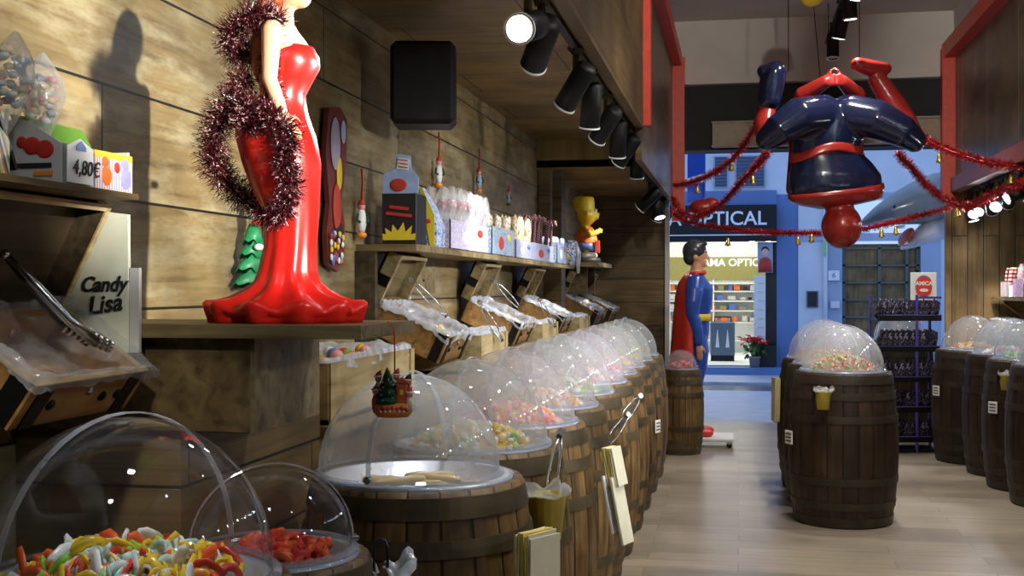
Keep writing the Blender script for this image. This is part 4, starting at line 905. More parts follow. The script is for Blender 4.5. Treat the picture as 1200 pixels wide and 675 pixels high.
# ------------------------------------------------------------------ cartons and lollipops
M['carton_stripe'] = striped('striped_carton', [(.80, .62, .20), (.75, .70, .6), (.70, .22, .05), (.12, .14, .10), (.78, .72, .6), (.25, .36, .12)], (0, 1, .45), 26)
M['carton_stripe2'] = striped('striped_carton_fine', [(.75, .72, .78), (.30, .30, .55), (.78, .74, .7), (.75, .35, .1), (.78, .76, .7), (.4, .3, .6)], (0, 1, .0), 34)
M['carton_grey'] = plain('carton_grey', (.55, .55, .53), .5, var=.03)
M['carton_green'] = plain('carton_green', (.10, .24, .02), .5, var=.08)
M['carton_yellow'] = plain('carton_yellow', (.80, .62, .04), .45, var=.05)
cb = thing('sweets_carton', 'striped orange sweets carton at far left on the upper shelf', 'carton', (-1.42, 1.915, 1.666))
MB().prism([(-.13, 0), (.10, 0), (.10, .07), (-.02, .155), (-.13, .155)], .17, Matrix.Rotation(PI / 2, 4, 'Z') @ Matrix.Rotation(PI / 2, 4, 'X')).build('tray', M['carton_stripe'], cb)
m = MB(); m.ball((.088, -.055, .095), (.004, .030, .022), 14, 8); m.ball((.088, -.05, .045), (.004, .03, .034), 14, 8); m.ball((.088, -.02, .07), (.004, .018, .014), 10, 8); m.ball((.088, -.085, .075), (.004, .018, .014), 10, 8); m.build('orange_print', M['toy_orange'], cb)
m = MB(); m.ball((.088, .01, .035), (.0045, .022, .026), 14, 8); m.ball((.088, .012, .07), (.0045, .016, .014), 12, 8); m.build('yellow_print', M['carton_yellow'], cb)
MB().box((.02, .10, .075), (.12, .008, .13), (.5, 0, 0)).build('dark_flap', M['ink'], cb)
cc_ = thing('price_carton', 'white and striped sweets carton priced 4,80 on the upper shelf', 'carton', (-1.38, 2.28, 1.666))
m = MB(); m.box((.072, 0, .040), (.006, .27, .080)); m.box((-.075, 0, .055), (.006, .27, .11)); m.box((0, 0, .004), (.14, .27, .008)); m.box((0, .132, .045), (.14, .006, .09)); m.build('tray', M['carton_grey'], cc_)
MB().prism([(-.078, 0), (.075, 0), (.075, .078), (-.0, .125), (-.078, .13)], .006, Matrix.Translation((0, -.135, 0)) @ Matrix.Rotation(PI / 2, 4, 'X')).build('end_panel', M['carton_grey'], cc_)
MB().box((.0765, .055, .036), (.003, .155, .070)).build('striped_print', M['carton_stripe2'], cc_); MB().box((.0768, .055, .073), (.003, .155, .014)).build('yellow_band', M['carton_yellow'], cc_)
m = MB(); m.ball((.078, .025, .03), (.003, .02, .022), 12, 8); m.ball((.078, .02, .058), (.003, .014, .012), 12, 8); m.build('orange_print', M['toy_orange'], cc_)
m = MB(); m.ball((.078, .105, .03), (.003, .024, .024), 12, 8); m.ball((.078, .102, .06), (.003, .016, .013), 12, 8); m.build('violet_print', plain('violet_print', (.32, .30, .60), .5), cc_); MB().ball((.078, .068, .05), (.003, .012, .012), 12, 8).build('red_print', M['redres'], cc_)
m = MB(); m.ball((.01, -.139, .075), (.020, .002, .018), 14, 8); m.ball((.038, -.139, .068), (.020, .002, .018), 14, 8); m.ball((-.012, -.139, .082), (.012, .002, .012), 14, 8); m.build('cherry_print', plain('cherry_print', (.55, .03, .02), .4), cc_)
for k, (x0, w_) in enumerate(((.01, .085), (.035, .04))): MB().box((x0, -.139, .036 - .016 * k), (w_, .003, .009)).build('dark_line', M['orange' if k else 'ink'], cc_)
MB().box((-.02, 0, .10), (.006, .26, .09), (0, -.5, 0)).build('green_divider', M['carton_green'], cc_)
pc = thing('price_sign', 'white price sign reading 4,80 on the striped carton', 'price sign', (-1.298, 2.195, 1.705)); MB().prism([(-.048, -.036), (.048, -.036), (.048, .036), (.0, .055), (-.048, .036)], .002, Matrix.Rotation(PI / 2, 4, 'Z') @ Matrix.Rotation(PI / 2, 4, 'X')).build('card', M['white'], pc)
text('numeral', '4,80€', .043, M['ink'], pc, (.004, .018, -.005), (PI / 2, 0, PI / 2), .0008, .15)
MB().prism([(-.018, .0), (.018, .0), (.018, .008), (0, .02), (-.018, .008)], .001, Matrix.Translation((.0025, 0, .03)) @ Matrix.Rotation(PI / 2, 4, 'Z') @ Matrix.Rotation(PI / 2, 4, 'X')).build('blue_mark', M['toy_blue'], pc)
def lolly_cone(loc, rot, label, s=1.0, seed=0):
    r = random.Random(seed); t = thing('sweets_cone', label, 'sweets bag', loc, rot=rot)
    def fn(p, an): k = 1 + .07 * math.sin(5 * an + p.z * 30) + .04 * math.sin(11 * an); return Vector((p.x * k, p.y * k * .7, p.z))
    MB().lathe([(.006, 0), (.018, .03), (.036, .08), (.045, .12), (.040, .15), (.022, .18), (.004, .205)], 40, fn=fn).build('cellophane', M['cello'], t)
    mb = MB()
    for k in range(46):
        z = r.uniform(.06, .155); R_ = .036 * min(1, z / .1) * (1 if z < .13 else .75); a = r.uniform(0, 6.28); q = math.sqrt(r.random()) * R_; mb.mat(r.choice([0, 0, 0, 1, 1, 2, 3])); mb.ball((q * math.cos(a), .65 * q * math.sin(a), z), (.010, .008, .008), 8, 6, rot=(r.uniform(0, 3), 0, 0))
    mb.build('marshmallows', [G['white'], G['cream'], G['pink'], M['facade_t']], t)
    MB().tube([(0, 0, -.06), (0, 0, .05)], .004, 6).build('stick', M['white'], t); return t
lolly_cone((-1.42, 1.945, 1.75), (.1, .05, 0), 'cellophane sweets cone at left edge, leftmost of three', 1, 1)
lolly_cone((-1.385, 2.075, 1.755), (-.10, .08, .4), 'largest cellophane sweets cone, middle of the three at far left', 1, 2)
lolly_cone((-1.39, 2.20, 1.735), (-.05, .05, .9), 'cellophane sweets cone, rightmost of three above the price sign', 1, 3)
# white lettered stand beside the chest
cl = thing('lettered_stand', 'ivory carton stand reading Candy Lisa beside the far left chest', 'carton stand', (-1.43, 2.477, 1.375))
MB().prism([(-.075, -.06), (.088, -.06), (.085, .25), (-.01, .262), (-.075, .20)], .012, Matrix.Rotation(PI / 2, 4, 'X')).build('front_card', M['ivory'], cl)
text('lettering', 'Candy', .048, M['ink'], cl, (.026, -.008, .092), (PI / 2, -.02, 0), .001, .32, .0011, sx=.9); text('lettering', 'Lisa', .056, M['ink'], cl, (.028, -.008, .047), (PI / 2, -.14, 0), .001, .32, .0013)
MB().box((.100, .003, .035), (.022, .012, .19)).build('side_strip', M['carton_grey'], cl)
# shelf packages (left wall)
zs = 1.656
bk = thing('black_display_carton', 'black flame-printed display carton with blue header on the long shelf', 'carton', (-1.50, 5.28, zs))
MB().box((0, 0, .115), (.16, .18, .23), ch=.003).build('box_body', M['ink'], bk)
m = MB().prism([(-.075, .02), (.075, .02), (.077, .05), (.055, .045), (.06, .085), (.03, .055), (.02, .10), (-.005, .06), (-.03, .09), (-.035, .055), (-.065, .075), (-.06, .045), (-.077, .05)], .003, Matrix.Translation((0, -.0915, 0)) @ Matrix.Rotation(PI / 2, 4, 'X'))
m.build('flame_print', M['carton_yellow'], bk); m = MB()
for k in range(2): m.box((0, -.092, .135 + .03 * k), (.12 - .03 * k, .003, .014), (0, .12, 0))
m.build('red_print', M['redres'], bk)
hd = MB().prism([(-.085, 0), (.08, 0), (.085, .07), (.05, .11), (.045, .17), (-.02, .18), (-.03, .11), (-.08, .09)], .008, Matrix.Translation((0, -.06, .232)) @ Matrix.Rotation(PI / 2, 4, 'X')).build('header_card', plain('header_blue', (.35, .48, .75), .4), bk)
MB().ball((-.01, -.067, .27), (.04, .003, .03), 14, 8).build('red_badge', M['redres'], hd); MB().box((.012, -.067, .365), (.055, .003, .05), (0, .15, 0)).build('white_badge', M['white'], hd)
for k in range(3): MB().box((.012, -.070, .35 + .016 * k), (.045, .003, .004), (0, .15, 0)).build('red_line', M['redres'], hd)
bl = thing('blue_display_carton', 'sparkly blue peaked display carton beside the black one', 'carton', (-1.50, 5.56, zs))
M['blue_print'] = printed('blue_sparkle_print', [(.10, .2, .55), (.45, .6, .85), (.75, .8, .9), (.25, .35, .75)], 45)
MB().prism([(-.085, 0), (.10, 0), (.10, .10), (.06, .2), (.0, .29), (-.035, .30), (-.085, .24)], .16, Matrix.Rotation(PI / 2, 4, 'X')).build('box_body', M['blue_print'], bl); MB().ball((.05, -.082, .11), (.035, .003, .03), 14, 8).build('white_badge', M['white'], bl); MB().ball((.05, -.085, .12), (.025, .003, .012), 14, 8).build('red_badge', M['redres'], bl)
MB().prism([(.0, .0), (.02, 0), (.02, .15), (-.04, .28), (-.055, .28)], .004, Matrix.Translation((.07, -.083, 0)) @ Matrix.Rotation(PI / 2, 4, 'X')).build('yellow_edge', M['carton_yellow'], bl)
def lollipop_box(y0, y1, x, label, body, tops, h=.12, n=(3, 5), badge=None, th=.10, tm=None, style='round', grp=None):
    t = thing('lollipop_display', label, 'lollipop display', (x, (y0 + y1) / 2, zs)); Y = y1 - y0; X = .17
    m = MB()
    for s in (-1, 1): m.box((s * (X / 2 - .003), 0, h / 2 if s > 0 else h * .65), (.006, Y, h if s > 0 else h * 1.3)); m.box((0, s * (Y / 2 - .003), h / 2), (X, .006, h))
    m.box((0, 0, .003), (X, Y, .006)); m.build('carton_tray', body, t)
    if badge: 
        MB().ball((X / 2, -Y * .1, h * .45), (.004, Y * .12, h * .24), 14, 8).build('round_print', badge[0], t)
        if len(badge) > 1: MB().ball((X / 2 + .001, Y * .25, h * .7), (.004, Y * .08, h * .14), 14, 8).build('small_print', badge[1], t)
    # each lollipop is a thing of its own
    pr = None
    for i in range(n[0]):
        for j in range(n[1]):
            loc = (x - X / 2 + X * (i + .5) / n[0] + rnd.uniform(-.008, .008), y0 + Y * (j + .5) / n[1], zs + .01)
            if pr is None:
                pr = thing('lollipop', 'wrapped %s standing in the %s' % (style if style != 'round' else 'lollipop', label), 'lollipop', loc, group='lollipops in the ' + label)
                MB().tube([(0, 0, 0), (0, 0, h + th * .35)], .0035, 6).build('stick', M['white'], pr)
                if style == 'candy cane': MB().tube([(0, 0, h * .5), (0, 0, h + th * .75), (.012, 0, h + th * .95), (.03, 0, h + th * .95), (.042, 0, h + th * .75)], .010, 8).build('candy', tm, pr)
                elif style == 'lollipop twist': MB().loft([(0, 0, h * .6, .008, .008), (0, 0, h * .8, .022, .018), (0, 0, h + th * .4, .026, .02), (0, 0, h + th * .8, .018, .014), (0, 0, h + th, .004, .004)], 10, fn=lambda p, an, i_, z, cx, cy_: p + Vector((.003 * math.sin(5 * an), 0, 0))).build('candy', tm, pr)
                else: MB().ball((0, 0, h + th * .5), (.028, .016, .030), 14, 10).build('candy', tm, pr); MB().lathe([(.004, h * .6), (.02, h + th * .1), (.034, h + th * .5), (.026, h + th * .9), (.014, h + th * 1.15)], 12).build('wrapper', M['cello'], pr)
                o = pr
            else: o = dup(pr, loc=loc)
            o.rotation_euler = (rnd.uniform(-.06, .06), rnd.uniform(0, .16), rnd.uniform(-.5, .5))
    return t
whiteb = printed('white_pink_print', [(.66, .62, .74), (.48, .42, .66), (.74, .70, .80), (.40, .36, .62), (.70, .55, .66), (.74, .74, .82)], 34)
lollipop_box(5.82, 6.75, -1.50, 'white box of pink wrapped lollipops', whiteb, None, .15, (3, 8), (M['white'], M['redres']), .14, printed('pink_white_candy', [(.82, .74, .76), (.55, .18, .22), (.85, .82, .84)], 40))
multi = printed('multicolour_print', [(.10, .20, .55), (.15, .42, .28), (.60, .58, .70), (.28, .22, .60), (.12, .40, .50), (.70, .55, .10), (.30, .35, .70)], 34); multi2 = printed('pastel_print', [(.30, .40, .66), (.20, .42, .48), (.60, .52, .66), (.26, .30, .60), (.55, .60, .70), (.60, .30, .45), (.25, .5, .6)], 36)
lollipop_box(6.85, 7.55, -1.50, 'multicoloured display of cream lollipops', multi, None, .17, (2, 7), (M['redres'], M['carton_yellow']), .07, printed('cream_candy', [(.70, .62, .52), (.45, .32, .2), (.78, .74, .68)], 40), 'lollipop twist')
lollipop_box(7.62, 8.25, -1.50, 'blue box of tan twisted lollipops', multi2, None, .12, (2, 6), (M['white'], M['toy_blue']), .16, printed('tan_candy', [(.50, .38, .22), (.68, .58, .42), (.32, .2, .1)], 30), 'lollipop twist')
lollipop_box(8.35, 9.35, -1.52, 'pastel display of dark striped candy canes', multi2, None, .13, (3, 8), (M['redres'], M['toy_blue']), .20, striped('cane_stripes', [(.08, .02, .03), (.55, .4, .42), (.12, .03, .04), (.3, .08, .1)], (.6, 0, 1), 60), 'candy cane')
lollipop_box(9.42, 9.95, -1.50, 'pale box of wrapped lollipops near the wall post', multi, None, .17, (2, 4), (M['white'], M['redres']), .04, printed('pale_candy', [(.7, .7, .8), (.5, .6, .8)], 40), 'lollipop twist')
bg = thing('patterned_bag', 'navy and white printed bag hanging over the shelf end', 'bag', (-1.44, 10.12, zs))
MB().loft([(0, 0, 0, .075, .05), (0, 0, .08, .085, .055), (0, 0, .17, .08, .045), (0, 0, .21, .07, .02)], 20).build('bag_body', printed('navy_print', [(.05, .08, .25), (.72, .75, .82), (.10, .16, .45), (.8, .8, .85)], 28), bg); MB().ball((0, -.05, .07), (.03, .012, .03), 12, 8).build('yellow_print', M['carton_yellow'], bg)
MB().tube([(.07, 0, .2), (.10, 0, .10), (.10, .0, -.07)], [.02, .024, .012], 10).build('white_tissue', M['film_thick'], bg)
# ------------------------------------------------------------------ figures
CAMR = Vector((math.cos(TH), math.sin(TH), 0)); CAMF = Vector((-math.sin(TH), math.cos(TH), 0))
def place(u, v, d): return Vector((0, 0, 1.46)) + CAMF * d + CAMR * ((u - 600) / 1400 * d) + Vector((0, 0, (337.5 - v) / 1400 * d))
def needles(pts, rad, n, seed, w=.0022, core=.3, flat=False, rads=None):
    r = random.Random(seed); pts = [Vector(p) for p in pts]
    seg = [(pts[i + 1] - pts[i]).length for i in range(len(pts) - 1)]; tot = sum(seg); mb = MB()
    mb.tube(pts, rad * core, 6)
    for k in range(n):
        s = r.random() * tot; i = 0
        while i < len(seg) - 1 and s > seg[i]: s -= seg[i]; i += 1
        f = min(1, s / max(seg[i], 1e-6)); p = pts[i].lerp(pts[i + 1], f); t = (pts[i + 1] - pts[i]).normalized()
        a = t.orthogonal().normalized(); b = t.cross(a); an = r.uniform(0, 6.283)
        R_ = rad if rads is None else rads[i] * (1 - f) + rads[min(i + 1, len(rads) - 1)] * f
        dv = (a * math.cos(an) + b * math.sin(an) + t * r.uniform(-.75, .75)).normalized(); l = R_ * r.uniform(.75, 1.12)
        sd = dv.cross(Vector((r.uniform(-1, 1), r.uniform(-1, 1), r.uniform(-1, 1)))).normalized() * w
        q = p + dv * l + t * r.uniform(-.1, .1) * R_
        mb.add([p - sd, p + sd, q + sd * .35, q - sd * .35], [(0, 1, 2, 3)], False)
    return mb
def smooth_path(P, n=6):
    P = [Vector(p) for p in P]; out = []
    for i in range(len(P) - 1):
        p0 = P[max(i - 1, 0)]; p1 = P[i]; p2 = P[i + 1]; p3 = P[min(i + 2, len(P) - 1)]
        for k in range(n):
            t = k / n; out.append(.5 * ((2 * p1) + (p2 - p0) * t + (2 * p0 - 5 * p1 + 4 * p2 - p3) * t * t + (3 * p1 - p0 - 3 * p2 + p3) * t ** 3))
    out.append(P[-1]); return out
# --- gowned statue
SX, SY, SZ = -1.058, 2.693, 1.3785
gs = thing('gowned_statue', 'painted statue of woman in red mermaid gown wrapped in tinsel on plinth', 'statue', (SX, SY, SZ), math.radians(4))
hem = [(.0, 0, .0, .176, .142), (.0, 0, .010, .178, .144), (.0, 0, .020, .183, .148), (.0, 0, .030, .188, .152), (.0, 0, .038, .188, .152), (.0, 0, .044, .180, .146), (.0, 0, .050, .160, .130), (.001, 0, .058, .132, .108), (.003, 0, .074, .100, .086), (.005, 0, .098, .077, .071), (.006, 0, .125, .068, .066), (.012, 0, .18, .062, .06), (.014, 0, .265, .066, .064),
       (.0, 0, .325, .083, .076), (-.010, 0, .38, .094, .086), (-.024, 0, .44, .096, .088), (-.03, 0, .472, .090, .084), (-.022, 0, .505, .072, .068), (-.008, 0, .54, .054, .054), (.001, 0, .575, .064, .062), (.008, 0, .605, .074, .069), (.008, 0, .63, .071, .069), (.003, 0, .652, .064, .066)]
def flare(p, an, i, z, cx, cy_):
    t = max(0, 1 - z / .30)
    c11 = math.cos(11 * an + .6 * math.sin(2 * an)); k = 1 + (.055 * t * (1 - .5 * (z < .02)) * c11 if z > .022 else .055 * c11 - .11 * (.5 - .5 * c11)) + .012 * t * math.cos(5 * an)
    dz = (.010 * c11 if .024 < z < .05 else .004 * c11 if z < .08 else 0) if z > .012 else 0
    return Vector((cx + (p.x - cx) * k, cy_ + (p.y - cy_) * k, z + dz))
gw = MB().loft(hem, 132, fn=flare); gw.build('gown', M['gown'], gs)
bd = MB()
bd.loft([(-.008, 0, .53, .050, .050), (.0, 0, .575, .058, .055), (.006, 0, .61, .066, .062), (.002, 0, .645, .062, .070), (-.006, 0, .675, .048, .082), (-.008, 0, .695, .034, .070), (-.004, 0, .712, .022, .030), (.0, 0, .735, .018, .020), (.008, 0, .755, .018, .020)], 24)
for s in (-1, 1): bd.ball((.040, s * .030, .615), (.026, .028, .028), 14, 10); bd.ball((-.008, s * .078, .678), (.026, .024, .026), 12, 8)
# right arm hangs beside the body, left arm bent back
def arm(s, E, Wr, T): 
    bd.tube([(-.008, s * .082, .678), ((-.008 + E[0]) / 2, (s * .082 + E[1]) / 2, (.678 + E[2]) / 2), E, tuple((a + b) / 2 for a, b in zip(E, Wr)), Wr], [.024, .021, .018, .0165, .0115], 12, round_ends=True)
    wv = Vector(Wr); dv = (Vector(T) - wv).normalized(); sd = dv.cross(Vector((0, 1, 0))).normalized()
    bd.ball(wv + dv * .016, (.014, .010, .018), 10, 8)
    for k, (ln, of) in enumerate(((.034, -.010), (.040, -.0035), (.038, .0035), (.030, .010))):
        b0 = wv + dv * .026 + sd * of; bd.tube([b0, b0 + dv * ln * .55, b0 + dv * ln + Vector((.004, -.004 * s, 0))], [.0042, .004, .0032], 6, round_ends=True)
    b0 = wv + dv * .008 + sd * .012; bd.tube([b0, b0 + (dv + sd * .8).normalized() * .016, b0 + (dv * 1.2 + sd * .6).normalized() * .028], [.0045, .004, .0033], 6, round_ends=True)
arm(-1, (-.005, -.105, .56), (.026, -.100, .478), (.05, -.095, .44)); arm(1, (-.03, .11, .56), (-.02, .10, .48), (-.01, .10, .44))
bd.ball((.018, 0, .800), (.046, .040, .056), 20, 14); bd.ball((.036, 0, .768), (.026, .024, .022), 14, 10); bd.ball((.060, 0, .792), (.010, .006, .008), 8, 6); bd.tube([(.058, 0, .812), (.066, 0, .794)], [.004, .006], 6, round_ends=True); bd.ball((.058, 0, .774), (.006, .012, .003), 8, 6); bd.ball((.057, 0, .767), (.006, .010, .003), 8, 6)
for s in (-1, 1): bd.ball((.015, s * .040, .798), (.008, .005, .011), 8, 6)
bd.build('body', M['skin'], gs, remesh=.0038)
mb = MB(); mb.ball((.0565, 0, .7705), (.0075, .0125, .0055), 12, 8); mb.build('lips', M['lip'], gs)
mb = MB()
for s in (-1, 1): mb.ball((.0575, s * .016, .806), (.005, .007, .004), 10, 6)
mb.build('eyes', M['white'], gs)
mb = MB()
for s in (-1, 1): mb.ball((.0615, s * .016, .806), (.0022, .003, .003), 8, 6); mb.tube([(.0585, s * .007, .8195), (.0585, s * .018, .8215), (.0525, s * .026, .8175)], .0016, 5)
mb.build('pupils_and_brows', M['ink'], gs)
hr = MB(); hr.ball((.006, 0, .818), (.052, .050, .052), 18, 12)
hr.loft([(-.05, 0, .55, .008, .02), (-.058, 0, .60, .022, .045), (-.054, 0, .66, .028, .06), (-.042, 0, .72, .034, .06), (-.030, 0, .79, .036, .054), (-.014, 0, .84, .03, .04)], 18)
hr.build('hair', M['auburn'], gs, remesh=.005)
# tinsel boa in four draped runs
ba = MB(); v0 = lambda px, py, dy: (SX + (px - 333) / 509, SY + dy, SZ + (372 - py) / 509)
runs = [([v0(340, 14, -.05), v0(318, 8, -.085), v0(292, 20, -.09), v0(276, 42, -.05), v0(282, 50, .03)], .050, 1500),
        ([v0(336, 22, -.062), v0(330, 52, -.078), v0(330, 84, -.075), v0(341, 108, -.085)], .032, 700),
        ([v0(298, 78, -.062), v0(290, 98, -.09), v0(278, 122, -.105), v0(262, 148, -.09), v0(250, 176, -.05), v0(253, 200, .02), v0(272, 224, .09), v0(290, 240, .11)], .050, 2600),
        ([v0(300, 112, -.10), v0(310, 128, -.11), v0(302, 142, -.10)], .046, 900),
        ([v0(330, 124, -.11), v0(346, 134, -.115), v0(358, 152, -.10), v0(352, 180, -.098), v0(357, 208, -.086), v0(350, 232, -.084), v0(336, 246, -.078), v0(324, 240, -.07)], .040, 2700)]
for i, (p, rd, n) in enumerate(runs):
    q = smooth_path(p); sub_ = needles(q, rd, n, i, .0012, .22); o0 = len(ba.v); ba.v += sub_.v; ba.f += [[a + o0 for a in f] for f in sub_.f]; ba.m += sub_.m; ba.sm += sub_.sm
tag(ba.build('tinsel_boa', M['boa']), 'dark red and silver tinsel boa draped around the gowned statue', 'tinsel')

# --- generic humanoid
def limb(mb, P, R, k=1.0, seg=14): mb.tube(P, [r + k for r in R], seg, round_ends=True)
cf = thing('cloaked_figure', 'life-size figure in blue suit with long red cloak facing right', 'figure', (-.39, 11.28, .088))
def stand(mb, k, torso=True, arms=True, legs=True, head=False):
    if torso: mb.loft([(-.005, 0, .86, .10 + k, .155 + k), (0, 0, .95, .115 + k, .165 + k), (.01, 0, 1.04, .108 + k, .150 + k), (.015, 0, 1.14, .108 + k, .145 + k), (.022, 0, 1.26, .125 + k, .17 + k), (.022, 0, 1.37, .13 + k, .195 + k), (.005, 0, 1.44, .10 + k, .19 + k), (-.005, 0, 1.49, .07 + k, .12 + k), (0, 0, 1.53, .058 + k, .062 + k)], 28)
    if arms:
        for s in (-1, 1):
            limb(mb, [(0, s * .185, 1.42), (-.005, s * .235, 1.34), (-.015, s * .262, 1.24), (-.02, s * .265, 1.13), (.0, s * .262, 1.08), (.025, s * .255, .97), (.035, s * .25, .88)], [.075, .075, .064, .052, .05, .045, .036], k)
    if legs:
        for s in (-1, 1):
            limb(mb, [(-.005, s * .09, .90), (.015, s * .105, .78), (.012, s * .11, .62), (.0, s * .11, .50), (-.02, s * .112, .36), (-.02, s * .113, .22), (-.012, s * .113, .09)], [.098, .098, .082, .062, .060, .048, .040], k)
body = MB(); stand(body, 0)
body.tube([(0, 0, 1.46), (.005, 0, 1.52), (.015, 0, 1.60)], [.06, .058, .056], 16)
body.ball((.005, 0, 1.69), (.098, .078, .115), 24, 16); body.ball((.045, 0, 1.62), (.058, .052, .05), 16, 12); body.tube([(.088, 0, 1.70), (.116, 0, 1.655)], [.010, .016], 8, round_ends=True); body.ball((.088, 0, 1.715), (.02, .05, .012), 10, 8); body.ball((.094, 0, 1.622), (.013, .026, .006), 10, 6); body.ball((.092, 0, 1.608), (.013, .022, .006), 10, 6); body.ball((.085, 0, 1.585), (.022, .024, .018), 10, 8)
for s in (-1, 1):
    body.ball((0, s * .078, 1.66), (.022, .012, .032), 10, 8)
    wv = Vector((.038, s * .25, .85)); body.ball(wv + Vector((.004, 0, -.035)), (.034, .022, .05), 12, 10)
    for k, (of, ln) in enumerate(((.024, .06), (.009, .068), (-.007, .064), (-.021, .052))):
        b0 = wv + Vector((of + .004, 0, -.072)); body.tube([b0, b0 + Vector((.004, -s * .004, -ln * .55)), b0 + Vector((-.002, -s * .016, -ln))], [.0095, .009, .0075], 7, round_ends=True)
    b0 = wv + Vector((.030, -s * .004, -.02)); body.tube([b0, b0 + Vector((.022, -s * .008, -.026)), b0 + Vector((.024, -s * .014, -.056))], [.011, .010, .008], 7, round_ends=True)
    body.tube([(-.03, s * .113, .05), (.05, s * .118, .035), (.12, s * .122, .028)], [.04, .036, .026], 12, round_ends=True)
body.build('body', M['bodyskin'], cf, remesh=.0072)
st_ = MB(); stand(st_, .009); st_.build('suit', M['suit_blue'], cf, remesh=.009)
MB().loft([(.012, 0, 1.065, .122, .168), (.014, 0, 1.07, .128, .174), (.016, 0, 1.125, .127, .168), (.016, 0, 1.13, .120, .162)], 32).build('belt', M['belt'], cf)
mb = MB()
for s in (-1, 1):
    limb(mb, [(-.02, s * .112, .36), (-.02, s * .113, .22), (-.012, s * .113, .09)], [.078, .066, .056], 0); mb.tube([(-.04, s * .113, .048), (.05, s * .118, .040), (.135, s * .124, .034)], [.05, .048, .034], 14, round_ends=True)
mb.build('boots', M['boot'], cf, remesh=.009)
hm = MB(); hm.ball((-.012, 0, 1.715), (.112, .092, .112), 24, 16); hm.ball((-.045, 0, 1.655), (.072, .08, .075), 18, 12); hm.ball((.055, .01, 1.782), (.055, .065, .034), 14, 10)
hm.build('hair', M['hair_dark'], cf, remesh=.008)
mb = MB()
for s in (-1, 1): mb.ball((.094, s * .032, 1.685), (.008, .012, .006), 10, 6)
mb.build('eyes', M['white'], cf); mb = MB()
for s in (-1, 1): mb.ball((.1015, s * .032, 1.685), (.003, .005, .005), 8, 6); mb.tube([(.103, s * .015, 1.703), (.102, s * .034, 1.707), (.092, s * .05, 1.70)], .0035, 5)
mb.build('pupils_and_brows', M['ink'], cf)
ck = MB(); n = 30; vs_ = []; fs_ = []
lev = [(1.515, .10, .085), (1.48, .13, .16), (1.42, .155, .24), (1.3, .185, .27), (1.1, .205, .285), (.8, .225, .30), (.5, .245, .315), (.28, .26, .32)]
for z, rx, ry in lev:
    for k in range(n + 1):
        a = PI * (.5 + .02) + PI * .96 * k / n; kk = 1 + .05 * math.sin(9 * a) * (1.5 - z)
        vs_.append((rx * math.cos(a) * kk + (.02 if z > 1.45 else 0), ry * math.sin(a) * kk, z))
for i in range(len(lev) - 1):
    for k in range(n): fs_.append((i * (n + 1) + k, (i + 1) * (n + 1) + k, (i + 1) * (n + 1) + k + 1, i * (n + 1) + k + 1))
ck.add(vs_, fs_, True); ck.build('cloak', M['cloak'], cf, solid=.012)
MB().tube([(.075 * math.cos(a) + .004, .10 * math.sin(a), 1.505 + .012 * math.cos(a)) for a in [2 * PI * k / 20 for k in range(21)]], .022, 8).build('collar', M['cloak'], cf)
dl = thing('dolly_board', 'white wheeled dolly under the cloaked figure', 'dolly', (-.37, 11.28, 0)); MB().box((.05, 0, .072), (.56, .50, .030), ch=.006).build('platform', M['white'], dl)
for a in (-.19, .29):
    for b in (-.21, .21):
        c = MB(); c.cyl((a, b - .010, .026), (a, b + .010, .026), .0255, seg=16); co = c.build('caster', M['iron'], dl); MB().box((a, b, .045), (.03, .032, .02)).build('fork', M['steel'], co)

# --- hanging acrobat figure
HD = 10.0; ho = place(975, 292, HD); hf = thing('hanging_figure', 'navy and crimson mannequin hanging upside down from ceiling cords', 'figure', ho, TH)
t_ = MB(); t_.loft([(.045, 0, .40, .30, .12), (.035, 0, .44, .375, .17), (.03, 0, .50, .39, .20), (.025, 0, .62, .385, .20), (0, 0, .72, .335, .18), (-.05, 0, .82, .28, .16), (-.03, 0, .94, .30, .18), (.0, 0, 1.08, .33, .20), (.01, 0, 1.17, .30, .18), (.01, 0, 1.23, .2, .12)], 32)
for P, R in (([(-.10, -.05, 1.12), (-.32, -.16, 1.08), (-.50, -.20, .97), (-.575, -.16, .90)], [.17, .165, .13, .10]), ([(.12, -.05, 1.12), (.34, -.16, 1.06), (.54, -.20, .95), (.635, -.16, .89)], [.17, .165, .13, .10])): t_.tube(P, R, 16, round_ends=True)
t_.tube([(-.53, -.02, 1.25), (-.515, -.03, 1.36), (-.49, -.06, 1.47)], [.10, .11, .10], 14, round_ends=True); t_.tube([(-.49, -.04, 1.46), (-.58, -.05, 1.48)], [.085, .06], 12, round_ends=True)
t_.build('body', M['navy'], hf, remesh=.014)
h_ = MB(); h_.ball((.08, 0, .19), (.168, .18, .188), 24, 16); h_.tube([(.07, 0, .30), (.05, 0, .42)], [.115, .13], 18); h_.build('hood', M['crimson'], hf, remesh=.012)
c_ = MB(); c_.loft([(.06, 0, .355, .16, .11), (.045, 0, .385, .31, .16), (.04, 0, .41, .375, .19), (.035, 0, .47, .402, .214), (.03, 0, .505, .40, .212)], 36, fn=lambda p, an, i, z, cx, cy_: Vector((p.x, p.y, z + (.05 * math.cos(an) * (1 if i > 2 else .4) + (-.03 if i > 2 else 0) * math.sin(an) * -1)))); c_.build('shoulder_yoke', M['crimson'], hf)
MB().loft([(-.05, 0, .775, .306, .184), (-.05, 0, .79, .302, .186), (-.05, 0, .835, .294, .178), (-.05, 0, .85, .285, .17)], 36, fn=lambda p, an, i, z, cx, cy_: Vector((p.x, p.y, z + .04 * math.cos(an) + .025 * math.sin(3 * an)))).build('waist_band', M['crimson'], hf)
l_ = MB()
l_.tube([(-.575, -.15, .90), (-.575, -.03, 1.04), (-.545, .0, 1.16), (-.53, 0, 1.27)], [.09, .095, .075, .065], 14, round_ends=True)
